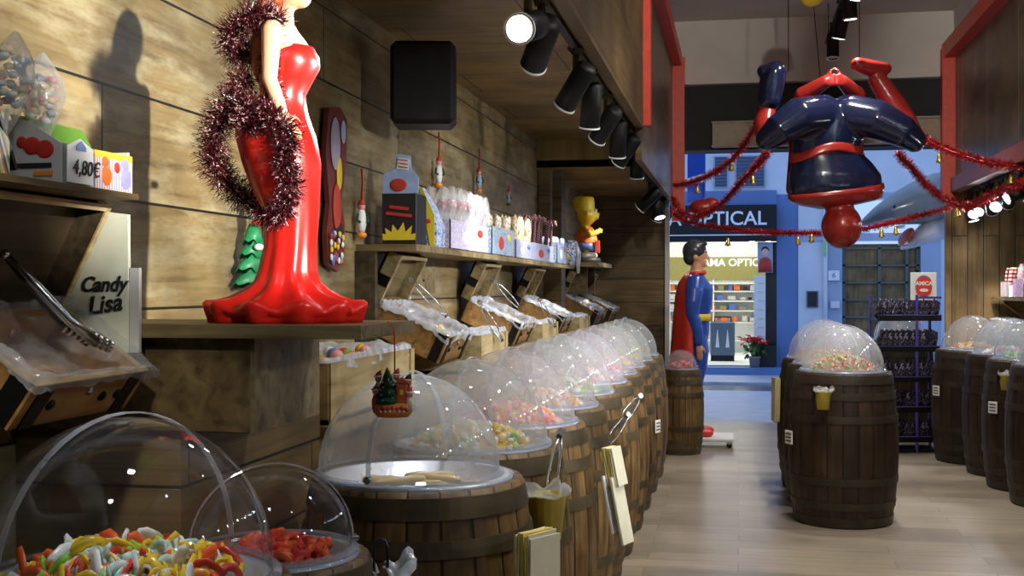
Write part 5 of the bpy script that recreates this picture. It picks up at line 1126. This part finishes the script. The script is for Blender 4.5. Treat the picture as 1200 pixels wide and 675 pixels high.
l_.tube([(.63, -.15, .90), (.585, .0, 1.08), (.50, .04, 1.26), (.40, .05, 1.43)], [.095, .115, .10, .075], 14, round_ends=True); l_.tube([(.22, .02, 1.55), (.33, .04, 1.52), (.46, .05, 1.52)], [.062, .075, .055], 14, round_ends=True)
for s in (-1, 1):
    l_.tube([(.03 + s * .28, .16, .52), (.02 + s * .24, .27, .85), (s * .26, .20, 1.16)], [.10, .08, .075], 14, round_ends=True)
    l_.tube([(s * .26, .20, 1.16), (s * .22, .06, 1.30), (s * .07 - .01, -.10, 1.385)], [.08, .08, .055], 14, round_ends=True)
    l_.ball((s * .035 - .01, -.11, 1.40), (.05, .045, .05), 12, 10)
    for k in range(4): b = Vector((s * .05 - .01, -.13, 1.43 - .026 * k)); l_.tube([b, b + Vector((-s * .035, -.02, .002)), b + Vector((-s * .06, .012, .0))], [.014, .014, .012], 7, round_ends=True)
    b = Vector((s * .05 - .01, -.10, 1.445)); l_.tube([b, b + Vector((-s * .02, -.02, .03)), b + Vector((-s * .045, -.01, .045))], [.016, .014, .012], 7, round_ends=True)
l_.build('crimson_limbs', M['crimson'], hf, remesh=.011)
for nm, p, q in (('cord at the navy foot', place(924, 84, HD), place(924, -85, HD)), ('cord between the gripping hands', place(962, 100, HD), place(945, -85, HD)), ('cord at the crimson foot', place(1007, 70, HD), place(1007, -85, HD))):
    q = p + (q - p) * ((4.42 - p.z) / (q.z - p.z))
    Wm = (Matrix.Translation(ho) @ Matrix.Rotation(TH, 4, 'Z')).inverted(); MB().tube([Wm @ p, Wm @ q], .004, 6).build('hanging_cord', M['iron'], hf)
yb = thing('paper_lantern', 'yellow paper ball at the top edge above the hanging mannequin', 'decoration', place(951, -6, HD)); MB().ball((0, 0, 0), (.10, .10, .10), 20, 12).build('ball', M['carton_yellow'], yb); MB().tube([(0, 0, .09), (0, 0, .55)], .004, 6).build('string', M['iron'], yb)

# --- yellow toy figurine
yf = thing('toy_figurine', 'yellow toy figurine in orange shirt and blue shorts on small shelf', 'figurine', (-1.44, 11.5, 1.70), math.radians(8))
MB().lathe([(0, 0), (.13, 0), (.14, .02), (.13, .05), (0, .055)], 28).build('black_base', M['ink'], yf)
b = MB(); b.ball((.0, 0, .47), (.095, .10, .105), 20, 14); b.loft([(-.02, 0, .50, .10, .10), (-.035, 0, .60, .108, .105), (-.03, 0, .635, .10, .1), (-.03, 0, .645, .08, .08)], 20)
b.tube([(-.02, 0, .33), (-.01, 0, .42)], [.05, .05], 12); b.ball((.075, 0, .445), (.045, .05, .03), 12, 8); b.ball((.105, 0, .475), (.022, .018, .018), 10, 8)
for s in (-1, 1):
    b.ball((0, s * .10, .47), (.02, .014, .024), 10, 8)
    b.tube([(-.01, s * .11, .33), (.03, s * .125, .27), (.10, s * .085, .30)], [.032, .03, .026], 10, round_ends=True)
    b.ball((.118, s * .075, .31), (.024, .018, .022), 10, 8)
    for k in range(4): q = Vector((.128, s * (.070), .326 - .011 * k)); b.tube([q, q + Vector((.018, -s * .006, 0)), q + Vector((.020, -s * .022, 0))], [.0055, .0055, .005], 6, round_ends=True)
    q = Vector((.118, s * .07, .33)); b.tube([q, q + Vector((.01, -s * .008, .018))], [.007, .006], 6, round_ends=True)
    b.tube([(-.01, s * .05, .20), (.0, s * .055, .08)], [.034, .03], 10)
b.build('body', M['toy_yellow'], yf, remesh=.007)
b = MB(); b.loft([(-.01, 0, .185, .115, .125), (-.01, 0, .24, .112, .12), (-.012, 0, .31, .09, .105), (-.012, 0, .355, .06, .07)], 24)
for s in (-1, 1): b.tube([(-.012, s * .08, .335), (.005, s * .122, .28)], [.045, .046], 12)
b.build('shirt', M['toy_orange'], yf, remesh=.008)
b = MB()
b.loft([(-.01, 0, .125, .118, .125), (-.01, 0, .20, .112, .118)], 22); b.build('shorts', M['toy_blue'], yf)
b = MB()
for s in (-1, 1): b.tube([(-.02, s * .055, .075), (.07, s * .06, .072)], [.036, .032], 10, round_ends=True)
b.build('shoes', M['white'], yf)
b = MB()
for s in (-1, 1): b.ball((.085, s * .036, .505), (.018, .022, .022), 12, 8)
b.build('eyes', M['white'], yf); b = MB()
for s in (-1, 1): b.ball((.102, s * .036, .505), (.004, .006, .006), 8, 6)
b.tube([(.108, -.03, .432), (.118, 0, .428), (.108, .03, .432)], .003, 5); b.build('pupils_and_mouth', M['ink'], yf)
MB().box((.10, -.10, .155), (.05, .02, .12), ch=.005).build('red_card', M['redres'], yf)

# ------------------------------------------------------------------ garlands
def bell(p, label):
    t = thing('bell', label, 'bell', p, group='gold bells on the garlands'); MB().lathe([(.0, 0.05), (.014, .048), (.020, .02), (.024, -.01), (.032, -.03), (.030, -.032), (.0, -.02)], 18).build('body', M['bell'], t); MB().ball((0, 0, -.034), .010, 8, 6).build('clapper', M['bell'], t)
GL = [([(790, 217, 12.2), (806, 215, 12), (832, 205, 11.6), (858, 187, 11.2), (880, 158, 10.8), (897, 128, 10.4), (908, 104, 10.15)], 'garland swooping from left red post to the mannequin foot', .042, 1500),
      ([(788, 232, 12.4), (796, 247, 12.2), (815, 254, 12.0), (842, 242, 11.7), (868, 214, 11.3), (890, 190, 10.8), (900, 178, 10.4)], 'garland looping under the first one from left track to mannequin knee', .042, 1500),
      ([(790, 250, 12.6), (806, 260, 12.5), (840, 266, 12.3), (890, 272, 12), (930, 273, 11.7), (985, 272, 11.4), (1020, 267, 11.4), (1060, 257, 11.5), (1100, 247, 11.6), (1140, 236, 11.5)], 'long low garland running behind the crimson hood to right wall', .036, 2600),
      ([(1022, 92, 10.3), (1036, 112, 10.4), (1058, 140, 10.5), (1090, 166, 10.4), (1125, 181, 10.2), (1165, 192, 9.9), (1215, 195, 9.5)], 'garland sweeping from crimson foot to upper right panel', .042, 2000),
      ([(1052, 180, 10.3), (1068, 196, 10.5), (1085, 216, 10.7), (1108, 234, 10.8), (1136, 242, 10.6), (1165, 228, 10.2), (1200, 214, 9.6)], 'short garland from mannequin knee to the right track lights', .046, 1800)]
for i, (P, lab, rd, n) in enumerate(GL):
    q = smooth_path([place(*p) for p in P], 6); o = needles(q, rd * 1.3, int(n * 1.5), 50 + i, .0032, .35).build('tinsel_garland', M['tinsel']); tag(o, 'red tinsel ' + lab, 'garland', 'red tinsel garlands')
for (u, v, d, lab) in ((857, 196, 11.2, 'gold bell on the garland swooping to mannequin foot'), (817, 222, 11.85, 'gold bell near the left red post'), (882, 212, 11.1, 'gold bell under the second garland near mannequin knee'), (853, 284, 12.2, 'gold bell over the OPTICAL sign'), (935, 283, 11.6, 'gold bell left of the crimson hood, lower'), (951, 280, 11.5, 'gold bell just left of the crimson hood'), (1033, 274, 11.4, 'gold bell right of the crimson hood on the low garland'), (1050, 271, 11.45, 'second gold bell right of the crimson hood'), (1122, 250, 10.7, 'gold bell hanging among the right track lights'), (1185, 211, 9.8, 'gold bell under the right soffit edge'), (1101, 186, 10.35, 'gold bell in front of the right red post')):
    bell(place(u, v, d), lab)
# red foil ball by the left post
rb = thing('foil_bauble', 'shiny crimson heart-shaped foil bauble tangled in the left garlands', 'bauble', place(824, 243, 12.1)); MB().ball((0, 0, 0), (.14, .08, .085), 20, 14).ball((.08, 0, .03), (.09, .075, .07), 16, 10).build('bauble', M['crimson'], rb, remesh=.012); MB().tube([(0, 0, .07), (0, 0, .25)], .004, 5).build('string', M['iron'], rb)

# ------------------------------------------------------------------ shark
so = place(1008, 262, 14.6); sk = thing('shark_model', 'grey model shark with open red mouth hanging outside the right doorway', 'model shark', so, TH, rot=(0, math.radians(-8), TH))
def xl(secs, seg=28):
    mb = MB(); vs_ = []; fs_ = []
    for x, cz, ry, rz_ in secs:
        for k in range(seg): a = 2 * PI * k / seg; vs_.append((x, ry * math.cos(a), cz + rz_ * math.sin(a)))
    for i in range(len(secs) - 1):
        for k in range(seg): fs_.append((i * seg + k, i * seg + (k + 1) % seg, (i + 1) * seg + (k + 1) % seg, (i + 1) * seg + k))
    fs_.append(list(range(seg))); fs_.append([(len(secs) - 1) * seg + k for k in range(seg)][::-1]); return mb.add(vs_, fs_, True)
xl([(0, 0, .01, .01), (.06, .02, .07, .05), (.2, .06, .15, .11), (.4, .11, .23, .18), (.65, .15, .29, .25), (.95, .17, .33, .31), (1.3, .17, .34, .33), (1.9, .16, .28, .28), (2.4, .16, .16, .17), (2.8, .2, .06, .08)]).build('body', M['shark_grey'], sk)
xl([(.03, -.02, .02, .012), (.15, -.015, .11, .035), (.32, .0, .18, .06), (.52, -.0, .2, .06)]).build('pale_upper_jaw', M['shark_white'], sk)
xl([(.46, -.36, .06, .03), (.54, -.33, .15, .06), (.72, -.25, .23, .12), (1.0, -.16, .28, .17), (1.4, -.06, .30, .19), (1.9, .03, .24, .18)]).build('pale_belly', M['shark_white'], sk)
MB().ball((.535, 0, -.235), (.055, .17, .125), 20, 12, rot=(0, .75, 0)).build('red_mouth', plain('mouth_red', (.50, .08, .05), .4), sk)
mb = MB()
for k in range(9): y = -.16 + .04 * k; mb.cyl((.46 + .6 * y * y, y, -.09), (.46 + .6 * y * y, y, -.14), .016, .001, 7); mb.cyl((.47 + .6 * y * y, y, -.33), (.47 + .6 * y * y, y, -.285), .014, .001, 7)
mb.build('teeth', M['white'], sk)
mb = MB()
for s in (-1, 1): mb.ball((.38, s * .205, .14), (.025, .02, .025), 12, 8)
mb.build('eyes', M['ink'], sk)
MB().prism([(0, 0), (.35, 0), (.42, .35), (.3, .34)], .05, Matrix.Translation((1.1, 0, .46)) @ Matrix.Rotation(PI / 2, 4, 'X')).build('dorsal_fin', M['shark_grey'], sk)
for s in (-1, 1): MB().prism([(0, 0), (.3, 0), (.5, .45), (.38, .46)], .04, Matrix.Translation((.95, s * .25, .0)) @ Matrix.Rotation(s * .0 + (PI if s < 0 else 0) * 1, 4, 'X')).build('side_fin', M['shark_grey'], sk)
MB().prism([(0, 0), (.12, 0), (.35, .4), (.18, .1), (.35, -.3), (.1, -.1)], .05, Matrix.Translation((2.7, 0, .2)) @ Matrix.Rotation(PI / 2, 4, 'X')).build('tail_fin', M['shark_grey'], sk)
MB().tube([(1.3, 0, .48), (1.3, 0, 1.6)], .006, 6).build('hanging_wire', M['iron'], sk)

# ------------------------------------------------------------------ speakers
def speaker(loc, size, rz, label, tilt=0):
    t = thing('wall_speaker', label, 'speaker', loc, rz, rot=(tilt, 0, rz)); w_, d_, h_ = size
    MB().box((0, 0, 0), size, ch=.025).build('cabinet', M['black'], t); MB().box((0, -d_ / 2 - .004, 0), (w_ * .9, .012, h_ * .92), ch=.005).build('grille', M['blackbox'], t)
    MB().box((0, d_ / 2 + .03, 0), (.06, .08, .1)).build('bracket', M['iron'], t); return t
speaker((-1.40, 5.25, 2.375), (.29, .26, .37), math.radians(12), 'large black speaker mounted high on the left wall')
speaker((2.78, 11.6, 2.20), (.30, .26, .36), math.radians(-25), 'black speaker under the right soffit near the right shelf')

# ------------------------------------------------------------------ ornaments on the left wall
def at_wall(u, v):  # the left wall is the plane x = -1.68
    a = (u - 600) / 1400; d = -1.67 / (-math.sin(TH) + a * math.cos(TH)); return place(u, v, d)
def tree_plaque(p, s, label):
    t = thing('tree_ornament', label, 'ornament', p, math.radians(60)); mb = MB()
    for k, (z, w_) in enumerate(((0, .085), (.05, .07), (.10, .055), (.145, .04))):
        mb.loft([(0, 0, z, w_, .03), (0, 0, z + .03, w_ * .62, .026), (0, 0, z + .065, w_ * .25, .016)], 22, fn=lambda q, an, i, zz, cx, cy_: Vector((q.x * (1 + .12 * math.cos(8 * an)), q.y, zz - (.012 * math.cos(8 * an) if i == 0 else 0))))
    mb.build('tree', M['green'], t); m2 = MB()
    m2.ball((0, -.03, .235), (.032, .02, .022), 12, 8); m2.ball((-.005, -.04, .13), (.02, .01, .012), 10, 6); m2.tube([(.03, -.035, .06 + .035), (.045, -.035, .12), (.03, -.035, .15), (.015, -.035, .12), (.03, -.035, .095)], .003, 5); m2.build('white_figure', M['white'], t)
    MB().ball((0, -.032, .212), (.028, .022, .012), 12, 8).build('red_scarf', M['redres'], t); MB().ball((0, -.025, .262), (.02, .018, .012), 10, 8).build('green_cap', M['dgreen'], t)
    MB().tube([(0, -.01, .27), (0, -.005, .33)], .010, 6, sx=.4).build('ribbon', M['ribbon'], t); t.scale = (s, s, s); return t
tree_plaque(at_wall(277, 335) + Vector((.06, 0, 0)), 1.0, 'green tree ornament with white figure on wall behind the gown')
def nut_ornament(p, s, label, body='white', foot='orange', rib=.12):
    t = thing('wall_ornament', label, 'ornament', p, math.radians(50), group='small ribbon ornaments on the left wall'); mb = MB()
    MB().loft([(0, 0, 0, .012, .012), (0, 0, .03, .020, .016), (0, 0, .07, .017, .014), (0, 0, .085, .012, .010)], 14).build('body', M[body], t); MB().ball((0, 0, .098), .015, 12, 8).build('head', G['pink'], t); MB().ball((0, 0, -.012), (.022, .018, .014), 12, 8).build('base', M[foot], t)
    mb = MB(); mb.loft([(0, 0, .104, .016, .016), (0, 0, .118, .011, .011), (.004, 0, .132, .003, .003)], 12); mb.build('hat', M['redres'], t); MB().tube([(-.018, -.004, .07), (-.026, -.01, .045), (-.014, -.018, .035)], .005, 6).tube([(.018, -.004, .07), (.026, -.01, .045), (.014, -.018, .035)], .005, 6).build('arms', M['dgreen'], t)
    MB().tube([(0, 0, .125), (.004, 0, .125 + rib * .6), (0, 0, .125 + rib)], .006, 6, sx=.4).build('ribbon', M['ribbon'], t); t.scale = (s, s, s); return t
nut_ornament(at_wall(416, 272) + Vector((.03, 0, 0)), 1.15, 'red ribbon ornament on wall just left of the black carton', 'white', 'orange')
nut_ornament(at_wall(508, 214) + Vector((.03, 0, 0)), 1.15, 'white snowman ornament hanging from red ribbon above the pink lollipops', 'white', 'orange')
nut_ornament(at_wall(556, 221) + Vector((.03, 0, 0)), 1.05, 'small dull ornament on dark ribbon above the cream lollipops', 'facade_t', 'orange')
nut_ornament(at_wall(591, 238) + Vector((.03, 0, 0)), .8, 'tiny pale ornament, farthest of the wall ornaments', 'facade_t', 'dgreen', .03)
# colourful hanging cut-out behind the statue
co_ = thing('cardboard_cutout', 'colourful long cardboard cut-out hanging on wall behind the statue', 'cut-out', at_wall(386, 310) + Vector((.02, 0, 0)), PI / 2)
MB().prism([(-.10, .0), (.02, -.03), (.10, .05), (.11, .18), (.06, .25), (.13, .45), (.14, .62), (.05, .66), (-.09, .64), (-.13, .45), (-.08, .25), (-.12, .12)], .02, Matrix.Rotation(PI / 2, 4, 'X')).build('card', plain('card_maroon', (.16, .025, .02), .4), co_)
for nm, c, r_, m_ in (('lilac_print', (-.02, -.014, .50), (.06, .004, .11), plain('lilac', (.40, .34, .45), .4)), ('yellow_print', (.03, -.014, .38), (.035, .004, .07), M['carton_yellow']), ('red_print', (.0, -.014, .24), (.05, .004, .10), M['redres']), ('teal_print', (.08, -.014, .56), (.03, .004, .05), M['facade_t']), ('dark_print', (.03, -.013, .13), (.06, .004, .05), M['ink'])): MB().ball(c, r_, 16, 10).build(nm, m_, co_)
mb = MB(); r = random.Random(5)
for k in range(26): mb.mat(k % 4); mb.ball((-.02 + r.uniform(-.07, .08), -.02, .06 + r.uniform(-.06, .07)), (.014, .006, .014), 8, 6)
mb.build('mixed_sweets_print', [M['white'], M['redres'], M['toy_blue'], M['carton_yellow']], co_)

# front hanging ornament below the plinth board
oo = thing('nativity_ornament', 'hanging ornament with fir tree and little hatted figures on red ribbon', 'ornament', (-.80, 2.715, 1.160), TH)
MB().loft([(0, 0, -.004, .036, .02), (0, 0, .008, .047, .027), (0, 0, .026, .046, .025), (0, 0, .03, .04, .02)], 24).build('orange_base', M['orange'], oo)
mb = MB()
for z, w_ in ((.028, .030), (.048, .026), (.066, .020), (.082, .013)): mb.loft([(-.012, -.006, z, w_, w_ * .7), (-.012, -.006, z + .012, w_ * .75, w_ * .5), (-.012, -.006, z + .026, w_ * .3, w_ * .25)], 18, fn=lambda q, an, i, zz, cx, cy_: Vector((cx + (q.x - cx) * (1 + .08 * math.cos(7 * an)), q.y, zz)))
tr = mb.build('tree', M['dgreen'], oo); mb = MB(); r = random.Random(8)
for k in range(9): mb.ball((-.012 + r.uniform(-.016, .016), -.030 + .0002 * k, .038 + .006 * k), .0022, 6, 5)
mb.build('tree_beads', M['facade_t'], tr); MB().lathe([(0, .114), (.006, .108), (0, .102)], 5, Matrix.Translation((-.012, -.006, 0))).build('star', M['carton_yellow'], tr)
for k, (x, y, z, s) in enumerate(((-.034, .004, .062, 1.0), (-.040, -.004, .034, .9), (.008, .006, .066, 1.0), (.036, .002, .052, 1.05), (.040, -.008, .030, .85))):
    f = MB().loft([(x, y, z - .02, .009 * s, .008 * s), (x, y, z, .0105 * s, .009 * s), (x, y, z + .016 * s, .006 * s, .006 * s)], 12).build('figure', M['redres'] if k % 2 else M['cream_paper'], oo); MB().ball((x, y - .002, z + .024 * s), .0085 * s, 12, 8).build('head', plain('resin_skin', (.62, .24, .18), .4) if k == 0 else bpy.data.materials['resin_skin'], f)
    MB().loft([(x, y, z + .029 * s, .0095 * s, .0095 * s), (x + .001, y, z + .038 * s, .006 * s, .006 * s), (x + .006, y, z + .044 * s, .002, .002)], 10).build('hat', M['redres'] if k != 3 else M['ink'], f); MB().tube([(x + .0095 * s * math.cos(a), y + .0095 * s * math.sin(a), z + .030 * s) for a in [2 * PI * q / 10 for q in range(11)]], .002, 5).build('hat_trim', M['white'], f)
mb = MB(); mb.box((.022, -.004, .052), (.026, .02, .05), ch=.003); mb.prism([(-.016, 0), (.016, 0), (0, .014)], .022, Matrix.Translation((.022, -.004, .077)) @ Matrix.Rotation(PI / 2, 4, 'X')); mb.build('red_house', plain('house_red', (.5, .10, .04), .5), oo); MB().box((.022, -.0155, .055), (.008, .002, .012)).build('lit_window', M['carton_yellow'], oo)
mb = MB()
for k in range(7): mb.ball((-.032 + .011 * k, -.024, .016 + .003 * (k % 2)), (.005, .004, .006), 8, 6)
mb.build('small_figures', M['redres'], oo); mb = MB()
for k in range(6): mb.ball((-.026 + .011 * k, -.026, .011), (.003, .003, .003), 6, 5)
mb.build('white_dots', M['white'], oo)
MB().tube([(.004, .006, .10), (.004, .004, .16), (.003, .0, .205), (-.012, 0, .222)], .0035, 6, sx=.5).build('ribbon', M['ribbon'], oo)

# ------------------------------------------------------------------ snack rack
rk = thing('snack_rack', 'purple wire snack rack with dark crisp packets beside right barrels', 'rack', (1.46, 11.20, 0), TH)
for x, y in ((.065, -.16), (.27, .10), (-.27, .10)): MB().box((x, y, .70), (.022, .022, 1.40), ch=.003).build('post', M['rack_purple'], rk)
for k, z in enumerate((.10, .365, .63, .90, 1.175)):
    s = MB().box((0, -.02, z), (.56, .30, .012)); s.box((0, -.17, z + .02), (.56, .006, .04)); so_ = s.build('shelf', M['iron'], rk)
    MB().tube([(-.28, -.175, z + .045), (.28, -.175, z + .045)], .005, 6).build('front_rail', M['rack_purple'], so_)
MB().box((.17, -.165, 1.375), (.22, .01, .02)).build('cross_bar', M['rack_purple'], rk); MB().box((0, -.02, .02), (.56, .30, .03)).build('base', M['iron'], rk)
pm = [printed('packet_print_a', [(.012, .010, .022), (.05, .045, .07), (.02, .015, .03), (.16, .15, .18), (.03, .02, .05)], 26, .25), printed('packet_print_b', [(.02, .012, .03), (.10, .08, .11), (.03, .02, .06), (.02, .015, .03), (.24, .23, .26)], 30, .25)]
pk = []
for z in (.10, .365, .63, .90, 1.175):
    for k in range(11):
        x = -.245 + .049 * k; m = rnd.randrange(2); R = CAMR; loc = Vector((1.46, 11.20, z + .008)) + CAMR * x + CAMF * (-.05 + rnd.uniform(-.04, .03))
        if len(pk) < 2:
            mb = MB(); mb.loft([(0, 0, 0, .055, .002), (0, 0, .012, .058, .006), (0, 0, .06, .062, .018), (0, 0, .12, .06, .017), (0, 0, .165, .058, .006), (0, 0, .178, .056, .002)], 24, fn=lambda q, an, i, zz, cx, cy_: Vector((q.x, q.y + .003 * math.sin(5 * an + zz * 60), zz))); o = mb.build('crisp_packet', pm[len(pk)]); pk.append(o)
        else: o = pk[m].copy(); C.objects.link(o)
        o.location = loc; o.rotation_euler = (rnd.uniform(-.1, .1), .38 + rnd.uniform(-.08, .08), TH + .55 + rnd.uniform(-.2, .2))
        tag(o, 'dark crisp packet leaning on the %s shelf of the purple rack' % {.10: 'lowest', .365: 'second lowest', .63: 'middle', .90: 'second highest', 1.175: 'top'}[z], 'packet', 'crisp packets on the %s rack shelf' % {.10: 'lowest', .365: 'second lowest', .63: 'middle', .90: 'second highest', 1.175: 'top'}[z])
sg = thing('rack_sign', 'white sign with red oval badge on top of the snack rack', 'sign', Vector((1.46, 11.20, 1.475)) + CAMR * .165 + CAMF * -.04, TH); MB().box((0, 0, 0), (.235, .012, .25), ch=.004).build('panel', M['white'], sg)
MB().prism([(.078 * math.cos(a) * (1 if abs(math.cos(a)) < .9 else .97), .10 * math.sin(a)) for a in [2 * PI * k / 32 for k in range(32)]], .004, Matrix.Translation((0, -.008, 0)) @ Matrix.Rotation(PI / 2, 4, 'X')).build('blue_ring', M['toy_blue'], sg)
MB().prism([(.07 * math.copysign(abs(math.cos(a)) ** .6, math.cos(a)), .086 * math.copysign(abs(math.sin(a)) ** .6, math.sin(a))) for a in [2 * PI * k / 32 for k in range(32)]], .004, Matrix.Translation((0, -.0105, 0)) @ Matrix.Rotation(PI / 2, 4, 'X')).build('red_badge', plain('badge_red', (.70, .05, .02), .4), sg)
text('lettering', 'AMICA', .048, M['white'], sg, (0, -.0135, .025), (PI / 2, 0, 0), .001, 0, .0018); MB().ball((0, -.013, -.035), (.04, .002, .016), 14, 8).build('white_flash', M['white'], sg)
bt = thing('dark_bottles_pair', 'dark bottle standing behind the sign on the rack', 'bottle', Vector((1.46, 11.20, 1.18)) + CAMR * .15 + CAMF * .09); MB().lathe([(0, 0), (.035, 0), (.035, .30), (.014, .36), (.014, .43), (0, .43)], 18).build('glass', M['ink'], bt); MB().lathe([(0, .455), (.017, .455), (.017, .425), (.014, .425)], 14).build('cap', M['black'], bt)
bt.name = 'dark_bottle'

# ------------------------------------------------------------------ right wall fittings
rs = thing('right_shelf', 'pale wooden shelf with lollipops on the right wall', 'shelf', (0, 0, 0)); box(2.62, 2.985, 7.5, 13.3, 1.335, 1.365).build('shelf_board', M['board'], rs)
for y in (13.0, 11.4, 9.0): MB().prism([(0, 0), (.32, 0), (.32, -.03), (.05, -.26), (0, -.26)], .04, Matrix.Translation((3.0, y, 1.335)) @ Matrix.Rotation(PI, 4, 'Z') @ Matrix.Rotation(PI / 2, 4, 'X')).build('bracket', M['crate'], rs)
zs = 1.366
lollipop_box(12.78, 13.12, 2.76, 'clear stand of red and white lollipops on right shelf', printed('clear_stand_print', [(.75, .78, .85), (.6, .62, .7), (.8, .5, .5)], 30), None, .12, (3, 4), (M['redres'],), .18, striped('red_white_sticks', [(.75, .72, .75), (.5, .06, .05)], (0, 0, 1), 25), 'candy cane')
lollipop_box(12.2, 12.66, 2.78, 'lilac display of pink lollipops on right shelf', printed('lilac_print2', [(.6, .35, .65), (.75, .6, .8), (.5, .25, .5)], 30), None, .14, (2, 4), (M['white'],), .16, printed('pink_candy', [(.75, .3, .5), (.8, .6, .7)], 30), 'lollipop')
rc = thing('right_counter', 'plank counter along the right wall behind the barrels', 'counter', (0, 0, 0)); box(2.56, 2.985, 6.5, 13.3, .92, .955).build('counter_top', M['board'], rc); box(2.60, 2.985, 6.5, 13.3, 0, .92).build('plank_front', M['counter'], rc)
crate(12.62, 13.22, 'pale wooden crate on the right counter below the shelf', 'white plastic sheet spilling from the crate on right counter', 25, x0=2.58, x1=2.96, z0=.956, h=.17)
crate(11.9, 12.5, 'pale wooden crate farther right on the right counter', 'white plastic sheet from the crate at right frame edge', 26, x0=2.58, x1=2.96, z0=.956, h=.17)
